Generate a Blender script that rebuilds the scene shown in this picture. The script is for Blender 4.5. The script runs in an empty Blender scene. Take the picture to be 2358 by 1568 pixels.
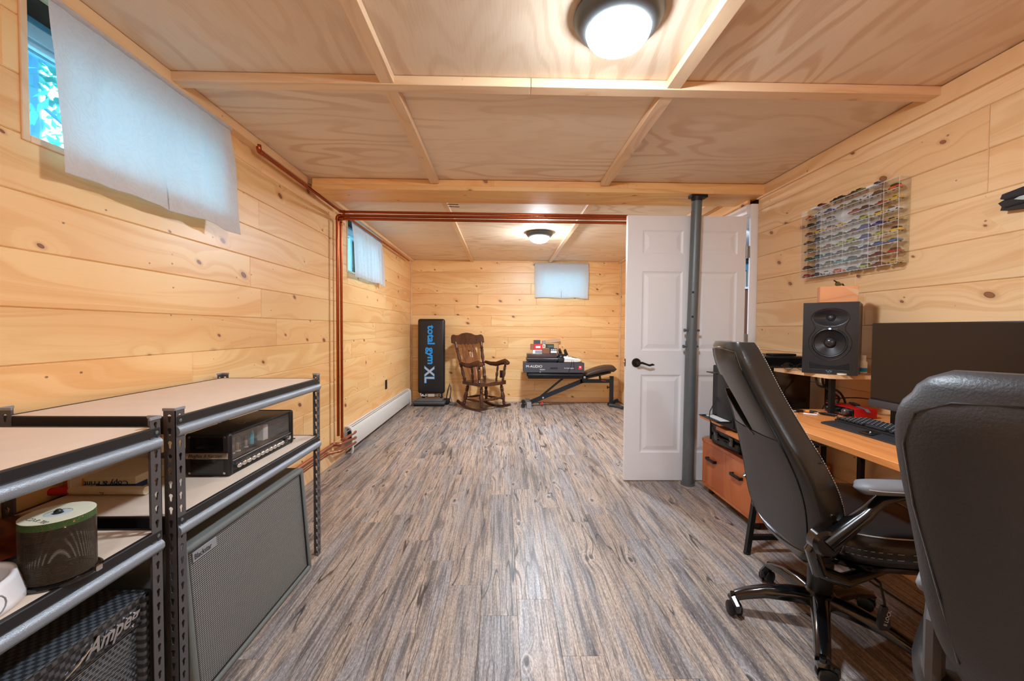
import bpy, bmesh, math, random
from mathutils import Vector, Matrix
from math import sin, cos, pi, radians, atan, tan
random.seed(11)
S = bpy.context.scene
COL = S.collection

# ---------------------------------------------------------------- camera, world, exposure
FPX = 950.0
yaw, pit, roll = atan(20/FPX), atan(27/FPX), radians(0.4)
fwd = Vector((sin(yaw)*cos(pit), cos(yaw)*cos(pit), -sin(pit)))
r0 = Vector((cos(yaw), -sin(yaw), 0)); u0 = r0.cross(fwd)
right = cos(roll)*r0 + sin(roll)*u0; up = -sin(roll)*r0 + cos(roll)*u0
cd = bpy.data.cameras.new('camera'); cam = bpy.data.objects.new('camera', cd); COL.objects.link(cam)
cd.sensor_width = 36; cd.lens = FPX/2358*36; cd.clip_start = 0.02; cd.clip_end = 200
M = Matrix((right, up, -fwd)).transposed().to_4x4(); M.translation = (0, 0, 1.162)
cam.matrix_world = M; S.camera = cam

w = bpy.data.worlds.new('sky'); S.world = w; w.use_nodes = True
bg = w.node_tree.nodes['Background']; bg.inputs[0].default_value = (.33, .84, 1, 1); bg.inputs[1].default_value = 1.05
LAMP = 21.0            # strength of the lamp glass
S.view_settings.view_transform = 'Standard'; S.view_settings.look = 'None'
S.view_settings.gamma = 1; S.view_settings.use_curve_mapping = False
S.view_settings.exposure = 4.02
S.cycles.transparent_max_bounces = 32; S.cycles.max_bounces = 12; S.cycles.diffuse_bounces = 6

# ---------------------------------------------------------------- materials
def N(nt, t, **kw):
    n = nt.nodes.new(t); 
    for k, v in kw.items():
        if k[0] == '_': setattr(n, k[1:], v); continue
        key = int(k[1:]) if k[0] == 'i' and k[1:].isdigit() else k
        s = n.inputs[key]
        if isinstance(v, bpy.types.NodeSocket): nt.links.new(v, s)
        else: s.default_value = v
    return n
def MA(nt, op, a, b=0.0, c=0.0): return N(nt, 'ShaderNodeMath', _operation=op, i0=a, i1=b, i2=c).outputs[0]
def MIXC(nt, f, a, b, mode='MIX'):
    n = nt.nodes.new('ShaderNodeMix'); n.data_type = 'RGBA'; n.blend_type = mode
    for s, v in ((n.inputs[0], f), (n.inputs[6], a), (n.inputs[7], b)):
        if isinstance(v, bpy.types.NodeSocket): nt.links.new(v, s)
        else: s.default_value = v
    return n.outputs[2]
def RANGE(nt, v, a, b, c=0.0, d=1.0, smooth=True):
    return N(nt, 'ShaderNodeMapRange', _interpolation_type='SMOOTHSTEP' if smooth else 'LINEAR', i0=v, i1=a, i2=b, i3=c, i4=d).outputs[0]
def newmat(name):
    m = bpy.data.materials.new(name); m.use_nodes = True
    return m, m.node_tree, m.node_tree.nodes['Principled BSDF']
def L(c): return tuple((x/12.92 if x <= .04045 else ((x+.055)/1.055)**2.4) for x in [v/255 for v in c]) + (1,)
def simple(name, rgb, rough=.5, metal=0, bump=0, bscale=200, spec=.5, coat=0, var=0, emit=0):
    m, nt, b = newmat(name); c = L(rgb)
    b.inputs['Base Color'].default_value = c; b.inputs['Roughness'].default_value = rough
    b.inputs['Metallic'].default_value = metal; b.inputs['Specular IOR Level'].default_value = spec
    b.inputs['Coat Weight'].default_value = coat
    if emit: b.inputs['Emission Color'].default_value = c; b.inputs['Emission Strength'].default_value = emit
    tc = N(nt, 'ShaderNodeTexCoord').outputs['Object']
    nz = N(nt, 'ShaderNodeTexNoise', Vector=tc, Scale=bscale*.12 if bump == 0 else bscale, Detail=4.0)
    v = var or .04
    cc = MIXC(nt, nz.outputs[0], tuple(x*(1-v) for x in c[:3])+(1,), tuple(min(1, x*(1+v)) for x in c[:3])+(1,))
    nt.links.new(cc, b.inputs['Base Color'])
    if bump:
        bp = N(nt, 'ShaderNodeBump', Strength=bump, Distance=.002, Height=nz.outputs[0])
        nt.links.new(bp.outputs[0], b.inputs['Normal'])
    return m

def wood(name, light, dark, knotc=(116, 48, 22), knots=1.0, rough=.42, vert=False, gs=1.0, tint=.10, axis='x'):
    """sawn pine: long grain along local X (or Y/Z), knots with rings, a tone per board"""
    m, nt, b = newmat(name)
    tc = N(nt, 'ShaderNodeTexCoord').outputs['Object']
    rnd = N(nt, 'ShaderNodeObjectInfo').outputs['Random']
    sp = N(nt, 'ShaderNodeSeparateXYZ', Vector=tc)
    o = {'x': (0, 1, 2), 'y': (1, 0, 2), 'z': (2, 0, 1)}[axis]
    A, B, Cc = (sp.outputs[i] for i in o)
    B = MA(nt, 'ADD', B, MA(nt, 'MULTIPLY', Cc, .7))
    A = MA(nt, 'ADD', A, MA(nt, 'MULTIPLY', rnd, 173.0)); B = MA(nt, 'ADD', B, MA(nt, 'MULTIPLY', rnd, 57.0))
    kv = N(nt, 'ShaderNodeCombineXYZ', X=MA(nt, 'MULTIPLY', A, 3.2), Y=MA(nt, 'MULTIPLY', MA(nt, 'ADD', B, MA(nt, 'MULTIPLY', A, .25)), 5.2)).outputs[0]
    vo = N(nt, 'ShaderNodeTexVoronoi', _voronoi_dimensions='2D', Vector=kv, Scale=1.0)
    d = vo.outputs['Distance']; cs = N(nt, 'ShaderNodeSeparateColor', Color=vo.outputs['Color'])
    present = MA(nt, 'GREATER_THAN', cs.outputs[0], .62)
    rad = MA(nt, 'MULTIPLY_ADD', MA(nt, 'POWER', cs.outputs[1], 1.6), .055, .020)
    kv2 = N(nt, 'ShaderNodeCombineXYZ', X=MA(nt, 'MULTIPLY', A, 9.0), Y=MA(nt, 'MULTIPLY', B, 13.0)).outputs[0]
    vo2 = N(nt, 'ShaderNodeTexVoronoi', _voronoi_dimensions='2D', Vector=kv2, Scale=1.0)
    cs2 = N(nt, 'ShaderNodeSeparateColor', Color=vo2.outputs['Color'])
    pin = MA(nt, 'MULTIPLY', MA(nt, 'GREATER_THAN', cs2.outputs[0], .90), RANGE(nt, vo2.outputs['Distance'], MA(nt, 'MULTIPLY', cs2.outputs[1], .04), MA(nt, 'MULTIPLY_ADD', cs2.outputs[1], .04, .03), 1, 0))
    # warp of grain round the knots
    fall = MA(nt, 'MULTIPLY', MA(nt, 'EXPONENT', MA(nt, 'MULTIPLY', MA(nt, 'MULTIPLY', d, d), -22.0)), present)
    wn = N(nt, 'ShaderNodeTexNoise', _noise_dimensions='2D', Vector=N(nt, 'ShaderNodeCombineXYZ', X=MA(nt, 'MULTIPLY', A, .9), Y=MA(nt, 'MULTIPLY', B, 5.0)).outputs[0], Scale=1.0, Detail=1.0).outputs[0]
    ph = MA(nt, 'ADD', MA(nt, 'MULTIPLY', B, 16.0*gs), MA(nt, 'ADD', MA(nt, 'MULTIPLY', wn, 5.0), MA(nt, 'MULTIPLY', fall, 1.1)))
    g1 = N(nt, 'ShaderNodeTexNoise', _noise_dimensions='2D', Vector=N(nt, 'ShaderNodeCombineXYZ', X=MA(nt, 'MULTIPLY', A, .35), Y=ph).outputs[0], Scale=1.0, Detail=3.0, Roughness=.6).outputs[0]
    g2 = N(nt, 'ShaderNodeTexNoise', _noise_dimensions='2D', Vector=N(nt, 'ShaderNodeCombineXYZ', X=MA(nt, 'MULTIPLY', A, 6.0), Y=MA(nt, 'MULTIPLY', B, 260.0)).outputs[0], Scale=1.0, Detail=2.0).outputs[0]
    f = MA(nt, 'ADD', RANGE(nt, g1, .42, .70, 0, .62), MA(nt, 'MULTIPLY', MA(nt, 'SUBTRACT', g2, .5), .28))
    col = MIXC(nt, f, L(light), L(dark))
    big = N(nt, 'ShaderNodeTexNoise', _noise_dimensions='2D', Vector=N(nt, 'ShaderNodeCombineXYZ', X=MA(nt, 'MULTIPLY', A, .8), Y=MA(nt, 'MULTIPLY', B, 3.0)).outputs[0], Scale=1.0, Detail=1.0).outputs[0]
    col = MIXC(nt, RANGE(nt, big, .35, .7, 0, .3), col, L(tuple(int(x*y) for x, y in zip(dark, (1.03, .93, .82)))))
    v = MA(nt, 'MULTIPLY_ADD', rnd, tint, 1-tint*.6)
    col = MIXC(nt, 1.0, col, N(nt, 'ShaderNodeCombineColor', Red=v, Green=MA(nt, 'POWER', v, 1.15), Blue=MA(nt, 'POWER', v, 1.5)).outputs[0], 'MULTIPLY')
    if knots:
        halo = MA(nt, 'MULTIPLY', MA(nt, 'MULTIPLY', RANGE(nt, d, MA(nt, 'MULTIPLY', rad, 2.6), rad), present), .38*knots)
        col = MIXC(nt, halo, col, L((176, 108, 62)))
        body = MA(nt, 'MULTIPLY', RANGE(nt, d, MA(nt, 'MULTIPLY', rad, 1.12), MA(nt, 'MULTIPLY', rad, .95)), present)
        ring = RANGE(nt, d, MA(nt, 'MULTIPLY', rad, .55), rad)
        col = MIXC(nt, MA(nt, 'MULTIPLY', body, .85*knots), col, MIXC(nt, ring, L(tuple(min(255, int(x*1.12)) for x in knotc)), L(tuple(int(x*.5) for x in knotc))))
        col = MIXC(nt, MA(nt, 'MULTIPLY', pin, .75*knots), col, L(tuple(int(x*.8) for x in knotc)))
    nt.links.new(col, b.inputs['Base Color'])
    b.inputs['Roughness'].default_value = rough; b.inputs['Coat Weight'].default_value = .12; b.inputs['Coat Roughness'].default_value = .25
    bp = N(nt, 'ShaderNodeBump', Strength=.12, Distance=.001, Height=g2); nt.links.new(bp.outputs[0], b.inputs['Normal'])
    return m

def plywood(name):
    m, nt, b = newmat(name)
    tc = N(nt, 'ShaderNodeTexCoord').outputs['Object']; rnd = N(nt, 'ShaderNodeObjectInfo').outputs['Random']
    sp = N(nt, 'ShaderNodeSeparateXYZ', Vector=tc)
    A = MA(nt, 'ADD', sp.outputs[0], MA(nt, 'MULTIPLY', rnd, 71.0)); B = MA(nt, 'ADD', sp.outputs[1], MA(nt, 'MULTIPLY', rnd, 37.0))
    def nz(sa, sb, det, ro=.5): return N(nt, 'ShaderNodeTexNoise', _noise_dimensions='2D', Vector=N(nt, 'ShaderNodeCombineXYZ', X=MA(nt, 'MULTIPLY', A, sa), Y=MA(nt, 'MULTIPLY', B, sb)).outputs[0], Scale=1.0, Detail=det, Roughness=ro).outputs[0]
    n1 = nz(.55, 2.1, 2.5, .45)
    ph = MA(nt, 'MULTIPLY', n1, 78.0)
    s = MA(nt, 'SINE', ph)
    ring = RANGE(nt, s, -.1, 1.0)
    amt = RANGE(nt, nz(.5, 1.6, 1), .35, .65, .25, 1.0)
    fib = nz(9, 190, 2)
    f = MA(nt, 'ADD', MA(nt, 'MULTIPLY', MA(nt, 'MULTIPLY', ring, amt), .55), MA(nt, 'MULTIPLY', MA(nt, 'SUBTRACT', fib, .45), .45))
    col = MIXC(nt, f, L((238, 216, 188)), L((204, 164, 122)))
    col = MIXC(nt, RANGE(nt, nz(1.3, 2.6, 3), .48, .75, 0, .4), col, L((222, 196, 172)))
    v = MA(nt, 'MULTIPLY_ADD', rnd, .10, .94)
    col = MIXC(nt, 1.0, col, N(nt, 'ShaderNodeCombineColor', Red=v, Green=v, Blue=v).outputs[0], 'MULTIPLY')
    nt.links.new(col, b.inputs['Base Color']); b.inputs['Roughness'].default_value = .6
    return m

def vinyl(name):
    """grey-brown weathered wood print, grain along local Y"""
    m, nt, b = newmat(name)
    tc = N(nt, 'ShaderNodeTexCoord').outputs['Object']; rnd = N(nt, 'ShaderNodeObjectInfo').outputs['Random']
    sp = N(nt, 'ShaderNodeSeparateXYZ', Vector=tc)
    A = MA(nt, 'ADD', sp.outputs[1], MA(nt, 'MULTIPLY', rnd, 131.0)); B = MA(nt, 'ADD', sp.outputs[0], MA(nt, 'MULTIPLY', rnd, 47.0))
    def vec(sa, sb, bb=None): return N(nt, 'ShaderNodeCombineXYZ', X=MA(nt, 'MULTIPLY', A, sa), Y=MA(nt, 'MULTIPLY', bb or B, sb)).outputs[0]
    def nz(v, det, ro=.55): return N(nt, 'ShaderNodeTexNoise', _noise_dimensions='2D', Vector=v, Scale=1.0, Detail=det, Roughness=ro).outputs[0]
    vo = N(nt, 'ShaderNodeTexVoronoi', _voronoi_dimensions='2D', Vector=vec(2.3, 5.5), Scale=1.0)
    d = vo.outputs['Distance']; present = MA(nt, 'GREATER_THAN', N(nt, 'ShaderNodeSeparateColor', Color=vo.outputs['Color']).outputs[0], .68)
    fall = MA(nt, 'MULTIPLY', MA(nt, 'EXPONENT', MA(nt, 'MULTIPLY', MA(nt, 'MULTIPLY', d, d), -24.0)), present)
    wob = nz(vec(3.5, 9), 2)
    Bw = MA(nt, 'ADD', B, MA(nt, 'ADD', MA(nt, 'MULTIPLY', fall, .03), MA(nt, 'MULTIPLY', wob, .006)))
    streak = nz(vec(3.0, 95, Bw), 4, .65); fine = nz(vec(22, 420), 2); mid = nz(vec(1.1, 16, Bw), 3, .6); hue = nz(vec(.8, 9, Bw), 3)
    base = MIXC(nt, RANGE(nt, hue, .4, .62), L((192, 168, 148)), L((166, 160, 160)))
    base = MIXC(nt, RANGE(nt, mid, .31, .47, .9, 0), base, L((92, 87, 90)))
    base = MIXC(nt, RANGE(nt, nz(vec(.9, 12, Bw), 3), .52, .68, 0, .7), base, L((206, 182, 160)))
    base = MIXC(nt, RANGE(nt, streak, .30, .55, .72, 0), base, L((92, 82, 78)))
    base = MIXC(nt, RANGE(nt, streak, .54, .78, 0, .6), base, L((216, 204, 192)))
    base = MIXC(nt, RANGE(nt, fine, .3, .7, .3, 0), base, L((96, 86, 82)))
    sk = nz(vec(60, 230), 3, .8); base = MIXC(nt, RANGE(nt, sk, .34, .52, .5, 0), base, L((96, 86, 80))); base = MIXC(nt, RANGE(nt, sk, .52, .70, 0, .35), base, L((226, 214, 202)))
    st2 = nz(vec(4, 60, Bw), 3, .7); base = MIXC(nt, RANGE(nt, st2, .34, .44, .58, 0), base, L((80, 72, 68)))
    # rings of pale grain round the knots
    rg = MA(nt, 'MULTIPLY', RANGE(nt, MA(nt, 'SINE', MA(nt, 'ADD', MA(nt, 'MULTIPLY', d, 90.0), MA(nt, 'MULTIPLY', wob, 30.0))), .1, .9), RANGE(nt, d, .22, .06, 0, .42))
    base = MIXC(nt, MA(nt, 'MULTIPLY', rg, present), base, L((220, 208, 196)))
    base = MIXC(nt, MA(nt, 'MULTIPLY', RANGE(nt, d, .075, .03, 0, .85), present), base, L((46, 42, 42)))
    # long dark cracks
    cr = nz(vec(.9, 15, MA(nt, 'ADD', Bw, MA(nt, 'MULTIPLY', nz(vec(9, 20), 2), .012))), 1, .4)
    crk = RANGE(nt, MA(nt, 'ABSOLUTE', MA(nt, 'SUBTRACT', cr, .5)), .004, .016, 1, 0)
    crk = MA(nt, 'MULTIPLY', crk, RANGE(nt, nz(vec(1.6, 5), 1), .42, .58))
    base = MIXC(nt, MA(nt, 'MULTIPLY', crk, .85), base, L((38, 35, 36)))
    v = MA(nt, 'MULTIPLY_ADD', rnd, .26, .80)
    base = MIXC(nt, 1.0, base, N(nt, 'ShaderNodeCombineColor', Red=v, Green=v, Blue=v).outputs[0], 'MULTIPLY')
    nt.links.new(base, b.inputs['Base Color'])
    nt.links.new(RANGE(nt, streak, .3, .7,   .48, .36, False), b.inputs['Roughness'])
    bp = N(nt, 'ShaderNodeBump', Strength=.25, Distance=.001, Height=streak); nt.links.new(bp.outputs[0], b.inputs['Normal'])
    return m

def glassy(name, tint=(245, 250, 252), refl=1.0, rough=.02):
    m, nt, b = newmat(name)
    tr = N(nt, 'ShaderNodeBsdfTransparent', Color=L(tint)); gl = N(nt, 'ShaderNodeBsdfGlossy', Roughness=rough)
    fr = N(nt, 'ShaderNodeFresnel', IOR=1.45)
    mx = N(nt, 'ShaderNodeMixShader', Fac=MA(nt, 'MULTIPLY', fr.outputs[0], refl)); nt.links.new(tr.outputs[0], mx.inputs[1]); nt.links.new(gl.outputs[0], mx.inputs[2])
    nt.links.new(mx.outputs[0], nt.nodes['Material Output'].inputs[0]); return m

def fabric_curtain(name):
    m, nt, b = newmat(name)
    tc = N(nt, 'ShaderNodeTexCoord').outputs['Object']
    wv = N(nt, 'ShaderNodeTexNoise', Vector=tc, Scale=9.0, Detail=2.0)
    v = N(nt, 'ShaderNodeTexVoronoi', Vector=MIXC(nt, .1, tc, wv.outputs[1]), Scale=26.0, _feature='SMOOTH_F1')
    s = MA(nt, 'SINE', MA(nt, 'MULTIPLY', v.outputs['Distance'], 26.0))
    fine = N(nt, 'ShaderNodeTexNoise', Vector=tc, Scale=500.0, Detail=2.0).outputs[0]
    h = MA(nt, 'ADD', MA(nt, 'MULTIPLY', s, .5), fine)
    bp = N(nt, 'ShaderNodeBump', Strength=.4, Distance=.003, Height=h)
    col = MIXC(nt, RANGE(nt, s, .2, .9), L((216, 212, 212)), L((213, 209, 210)))
    df = N(nt, 'ShaderNodeBsdfDiffuse', Color=col, Normal=bp.outputs[0]); tl = N(nt, 'ShaderNodeBsdfTranslucent', Color=col, Normal=bp.outputs[0])
    mx = N(nt, 'ShaderNodeMixShader', Fac=.24); nt.links.new(df.outputs[0], mx.inputs[1]); nt.links.new(tl.outputs[0], mx.inputs[2])
    nt.links.new(mx.outputs[0], nt.nodes['Material Output'].inputs[0]); return m

def weave(name, c1, c2, sy, sz, rough=.6, axes=('Y', 'Z'), mode='check'):
    m, nt, b = newmat(name)
    sp = N(nt, 'ShaderNodeSeparateXYZ', Vector=N(nt, 'ShaderNodeTexCoord').outputs['Object'])
    a = MA(nt, 'SINE', MA(nt, 'MULTIPLY', sp.outputs[axes[0]], sy)); c = MA(nt, 'SINE', MA(nt, 'MULTIPLY', sp.outputs[axes[1]], sz))
    p = MA(nt, 'MULTIPLY', a, c) if mode == 'check' else MA(nt, 'MULTIPLY_ADD', a, .35, c)
    f = RANGE(nt, p, -.2, .35) if mode == 'check' else RANGE(nt, p, -.1, .7)
    nt.links.new(MIXC(nt, f, L(c1), L(c2)), b.inputs['Base Color']); b.inputs['Roughness'].default_value = rough
    bp = N(nt, 'ShaderNodeBump', Strength=.4, Distance=.001, Height=p); nt.links.new(bp.outputs[0], b.inputs['Normal'])
    return m

PINE = wood('pine_wall', (246, 205, 145), (226, 167, 100))
PINE2 = wood('pine_wall_right', (240, 203, 154), (218, 168, 112), knots=.9)
TRIM = wood('pine_trim', (240, 203, 156), (222, 172, 118), knots=.5)
BEAM = wood('pine_beam', (243, 196, 132), (222, 160, 92), knots=.8)
BATTEN = wood('pine_batten', (236, 203, 164), (214, 172, 128), knots=.25)
PLY = plywood('plywood_ceiling'); VINYL = vinyl('vinyl_floor')
DESKW = wood('desk_laminate', (226, 148, 82), (196, 112, 52), knots=0, tint=.02, axis='y', gs=1.6)
CABW = wood('cabinet_laminate', (206, 122, 70), (176, 92, 48), knots=0, tint=.05, axis='z', gs=1.6)
BLOCKW = wood('block_wood', (222, 150, 96), (196, 118, 66), knots=0, tint=.02, gs=2)
RISERW = wood('riser_wood', (232, 196, 152), (210, 160, 112), knots=.6, axis='y')
DARKW = wood('dark_stained_wood', (84, 48, 32), (46, 26, 18), knots=0, rough=.25, tint=.05, axis='z')
MDF = simple('shelf_board', (226, 206, 186), .75, var=.06, bscale=120)
GAP = simple('wall_gap_dark', (70, 44, 26), .9)
WHITE = simple('white_paint', (240, 238, 238), .38, var=.01)
WHITE2 = simple('white_enamel', (214, 212, 206), .4, var=.015)
VINYLW = simple('white_vinyl', (225, 232, 240), .4)
CONC = simple('painted_concrete', (110, 150, 170), .8, var=.2, bscale=80)
COPPER = simple('copper_pipe', (164, 84, 50), .26, 1, var=.25, bscale=60)
COPPERD = simple('copper_dull', (170, 110, 84), .45, .8, var=.2, bscale=60)
STEEL = simple('grey_painted_steel', (104, 112, 114), .42, .3, bump=.15, bscale=60, var=.15)
HAMMER = simple('hammered_grey_metal', (150, 158, 166), .36, .45, bump=.55, bscale=420, var=.12)
POST = simple('grey_powder_coat', (88, 84, 84), .5, .25, bump=.2, bscale=500)
LIP = simple('dark_shelf_lip', (38, 36, 36), .5, .3)
BLACK = simple('black_plastic', (22, 22, 24), .4)
BLACKG = simple('gloss_black_plastic', (14, 14, 15), .14, coat=.6)
BLACKM = simple('black_metal', (24, 25, 27), .45, .3)
LEATHER = simple('black_leather', (30, 29, 30), .36, bump=.25, bscale=260, coat=.12, var=.12)
LEATHER2 = simple('worn_black_leather', (50, 49, 50), .46, bump=.35, bscale=220, var=.2)
LEATHERS = simple('side_leather', (38, 36, 34), .30, bump=.2, bscale=260, coat=.2)
STITCH = simple('pale_stitching', (190, 184, 172), .7)
GREYPAD = simple('grey_pad', (120, 122, 126), .5, bump=.2, bscale=300)
CHROME = simple('chrome', (215, 215, 215), .12, 1)
BRONZE = simple('bronze_handle', (52, 44, 42), .3, .7)
NAVY = simple('navy_black_metal', (28, 36, 46), .38, .3)
SCREEN = simple('dark_screen', (38, 26, 20), .30, spec=.35)
RED = simple('red_metal', (190, 22, 26), .35, .2)
REDP = simple('red_print', (206, 40, 44), .5)
BLUEP = simple('blue_print', (28, 150, 230), .5)
SILVERP = simple('silver_print', (196, 186, 178), .5)
WHITEP = simple('white_print', (226, 226, 226), .6)
GREYP = simple('grey_print', (140, 140, 142), .6)
BLUE = simple('blue_wrap', (28, 66, 130), .4)
ORANGEP = simple('orange_print', (222, 140, 40), .5)
CREAM = simple('cream_paper', (224, 212, 186), .6)
GREENC = simple('green_disc', (92, 120, 70), .25, .4)
SMOKE = simple('disc_edge', (86, 74, 62), .22, .5, var=.4, bscale=900)
DISC = simple('disc_label', (232, 230, 206), .3)
GREYCLOTH = simple('grey_cloth', (146, 148, 144), .8, bump=.3, bscale=500)
TOLEX = simple('grey_tolex', (108, 112, 108), .62, bump=.5, bscale=600)
GRILLE = weave('salt_and_pepper_grille', (28, 28, 28), (170, 168, 162), 2*pi/.0098, 2*pi/.0062, mode='dash')
CARBON = weave('woven_black_vinyl', (24, 24, 25), (74, 72, 72), 2*pi/.022, 2*pi/.022, rough=.35)
CARBONT = weave('woven_black_vinyl_top', (40, 44, 48), (82, 88, 94), 2*pi/.022, 2*pi/.022, rough=.4, axes=('X', 'Y'))
DARKCLOTH = weave('dark_grille_cloth', (48, 50, 54), (104, 108, 112), 2*pi/.016, 2*pi/.02)
ACRYL = glassy('clear_acrylic', (254, 255, 255), .22)
ACRYLE = simple('acrylic_edge', (222, 226, 230), .2)
GLASS = glassy('window_glass', (235, 246, 255), .6)
TUBEG = glassy('tube_glass', (255, 250, 244), 2.2)
CURTAIN = fabric_curtain('white_damask_curtain')
def dome_mat(k):
    """lit frosted glass, hottest under the bulbs, dimmer round the rim"""
    m = simple('lamp_glass', (226, 241, 255), .3, emit=LAMP)
    nt = m.node_tree; sp = N(nt, 'ShaderNodeSeparateXYZ', Vector=N(nt, 'ShaderNodeTexCoord').outputs['Object'])
    nt.links.new(RANGE(nt, sp.outputs[2], -.060, -.108, LAMP*.16*k, LAMP*1.35*k), nt.nodes['Principled BSDF'].inputs['Emission Strength'])
    return m
RINGM = simple('grey_bronze_ring', (96, 98, 98), .4, .4)
CHAR = simple('charred_wood', (30, 28, 30), .6, bump=.8, bscale=60, var=.3)
CHARW = simple('flaking_white_paint', (176, 186, 180), .7, bump=.5, bscale=90, var=.15)
LED = simple('blue_led', (120, 160, 255), .3, emit=6)
BARK = simple('bark', (56, 96, 120), .9, bump=.6, bscale=20, var=.3)
LEAF = simple('leaf', (30, 130, 110), .7, var=.3)
EARTH = simple('outside_ground', (120, 150, 150), .95, var=.2)
BROWNW = simple('brown_wall', (122, 70, 48), .7)
SKYW = simple('pale_blue_wall', (150, 200, 225), .7)

# ---------------------------------------------------------------- mesh helpers
def link(o, parent=None):
    COL.objects.link(o)
    if parent is not None: o.parent = parent
    return o
class MB:
    def __init__(s): s.v = []; s.f = []
    def add(s, vs, fs, m=None):
        n = len(s.v); s.v += [tuple(m @ Vector(v)) if m is not None else tuple(v) for v in vs]
        s.f += [tuple(i+n for i in f) for f in fs]; return s
    def box(s, x0, x1, y0, y1, z0, z1, m=None):
        vs = [(x, y, z) for z in (z0, z1) for y in (y0, y1) for x in (x0, x1)]
        return s.add(vs, [(0, 2, 3, 1), (4, 5, 7, 6), (0, 1, 5, 4), (2, 6, 7, 3), (0, 4, 6, 2), (1, 3, 7, 5)], m)
    def rbox(s, x0, x1, y0, y1, z0, z1, r=.005, seg=2, m=None):
        bm = bmesh.new(); bmesh.ops.create_cube(bm, size=1)
        for v in bm.verts: v.co = Vector(((x0+x1)/2+v.co.x*(x1-x0), (y0+y1)/2+v.co.y*(y1-y0), (z0+z1)/2+v.co.z*(z1-z0)))
        r = min(r, .49*min(x1-x0, y1-y0, z1-z0))
        bmesh.ops.bevel(bm, geom=bm.edges[:], offset=r, segments=seg, affect='EDGES', profile=.5)
        bm.verts.index_update()
        s.add([v.co for v in bm.verts], [[v.index for v in f.verts] for f in bm.faces], m); bm.free(); return s
    def lathe(s, prof, n=24, m=None, caps=True):
        """prof: list of (r, z) around local z"""
        vs = []; fs = []
        for r, z in prof: vs += [(r*cos(2*pi*i/n), r*sin(2*pi*i/n), z) for i in range(n)]
        for k in range(len(prof)-1):
            for i in range(n):
                j = (i+1) % n; fs.append((k*n+i, k*n+j, (k+1)*n+j, (k+1)*n+i))
        if caps:
            if prof[0][0] > 1e-4: fs.append(tuple(reversed(range(n))))
            if prof[-1][0] > 1e-4: fs.append(tuple((len(prof)-1)*n+i for i in range(n)))
        return s.add(vs, fs, m)
    def axis(s, p0, p1, prof, n=12):
        """lathe profile (t 0..1, r) from p0 to p1"""
        p0 = Vector(p0); p1 = Vector(p1); d = p1-p0; l = d.length
        m = Matrix.Translation(p0) @ d.to_track_quat('Z', 'Y').to_matrix().to_4x4()
        return s.lathe([(r, t*l) for t, r in prof], n, m)
    def cyl(s, p0, p1, r0, r1=None, n=14): return s.axis(p0, p1, [(0, r0), (1, r0 if r1 is None else r1)], n)
    def tube(s, pts, r, n=8, closed=False, flat=1.0):
        pts = [Vector(p) for p in pts]; k = len(pts); rr = r if isinstance(r, (list, tuple)) else [r]*k
        vs = []; nrm = None
        for i, p in enumerate(pts):
            a = pts[(i-1) % k] if (closed or i > 0) else p; b = pts[(i+1) % k] if (closed or i < k-1) else p
            t = (b-a).normalized()
            if nrm is None:
                nrm = t.orthogonal().normalized() if abs(t.z) > .95 else Vector((0, 0, 1)).cross(t).normalized()
            nrm = (nrm - t*nrm.dot(t)).normalized(); bn = t.cross(nrm)
            vs += [p + rr[i]*(cos(2*pi*j/n)*nrm + sin(2*pi*j/n)*bn*flat) for j in range(n)]
        fs = []
        for i in range(k if closed else k-1):
            for j in range(n):
                a = i*n; b = ((i+1) % k)*n; fs.append((a+j, a+(j+1) % n, b+(j+1) % n, b+j))
        if not closed: fs += [tuple(reversed(range(n))), tuple((k-1)*n+j for j in range(n))]
        return s.add(vs, fs)
    def prism(s, poly, h0, h1, plane='xy', m=None):
        def P(a, b, h): return {'xy': (a, b, h), 'xz': (a, h, b), 'yz': (h, a, b)}[plane]
        n = len(poly); vs = [P(a, b, h0) for a, b in poly]+[P(a, b, h1) for a, b in poly]
        fs = [tuple(reversed(range(n))), tuple(range(n, 2*n))]+[(i, (i+1) % n, n+(i+1) % n, n+i) for i in range(n)]
        return s.add(vs, fs, m)
    def grid(s, fn, nu, nv, cu=False, m=None):
        vs = [fn(i/(nu if cu else nu-1), j/(nv-1)) for j in range(nv) for i in range(nu)]; fs = []
        for j in range(nv-1):
            for i in range(nu if cu else nu-1):
                i2 = (i+1) % nu; fs.append((j*nu+i, j*nu+i2, (j+1)*nu+i2, (j+1)*nu+i))
        return s.add(vs, fs, m)
    def loft(s, rings, m=None):
        n = len(rings[0]); vs = [p for r in rings for p in r]; fs = []
        for j in range(len(rings)-1):
            for i in range(n): fs.append((j*n+i, j*n+(i+1) % n, (j+1)*n+(i+1) % n, (j+1)*n+i))
        fs += [tuple(reversed(range(n))), tuple((len(rings)-1)*n+i for i in range(n))]
        return s.add(vs, fs, m)
    def sphere(s, c, rx, ry=None, rz=None, n=14, k=9):
        ry = rx if ry is None else ry; rz = rx if rz is None else rz; c = Vector(c)
        return s.loft([[c+Vector((rx*sin(a)*cos(2*pi*i/n), ry*sin(a)*sin(2*pi*i/n), -rz*cos(a))) for i in range(n)] for a in [max(.03, min(pi-.03, pi*j/(k-1))) for j in range(k)]])
    def mesh(s, name, mat, ang=35, recalc=True):
        me = bpy.data.meshes.new(name); me.from_pydata(s.v, [], s.f)
        if recalc:
            bm = bmesh.new(); bm.from_mesh(me); bmesh.ops.recalc_face_normals(bm, faces=bm.faces); bm.to_mesh(me); bm.free()
        if mat: me.materials.append(mat)
        if ang:
            me.shade_smooth(); me.set_sharp_from_angle(angle=radians(ang))
        return me
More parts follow.
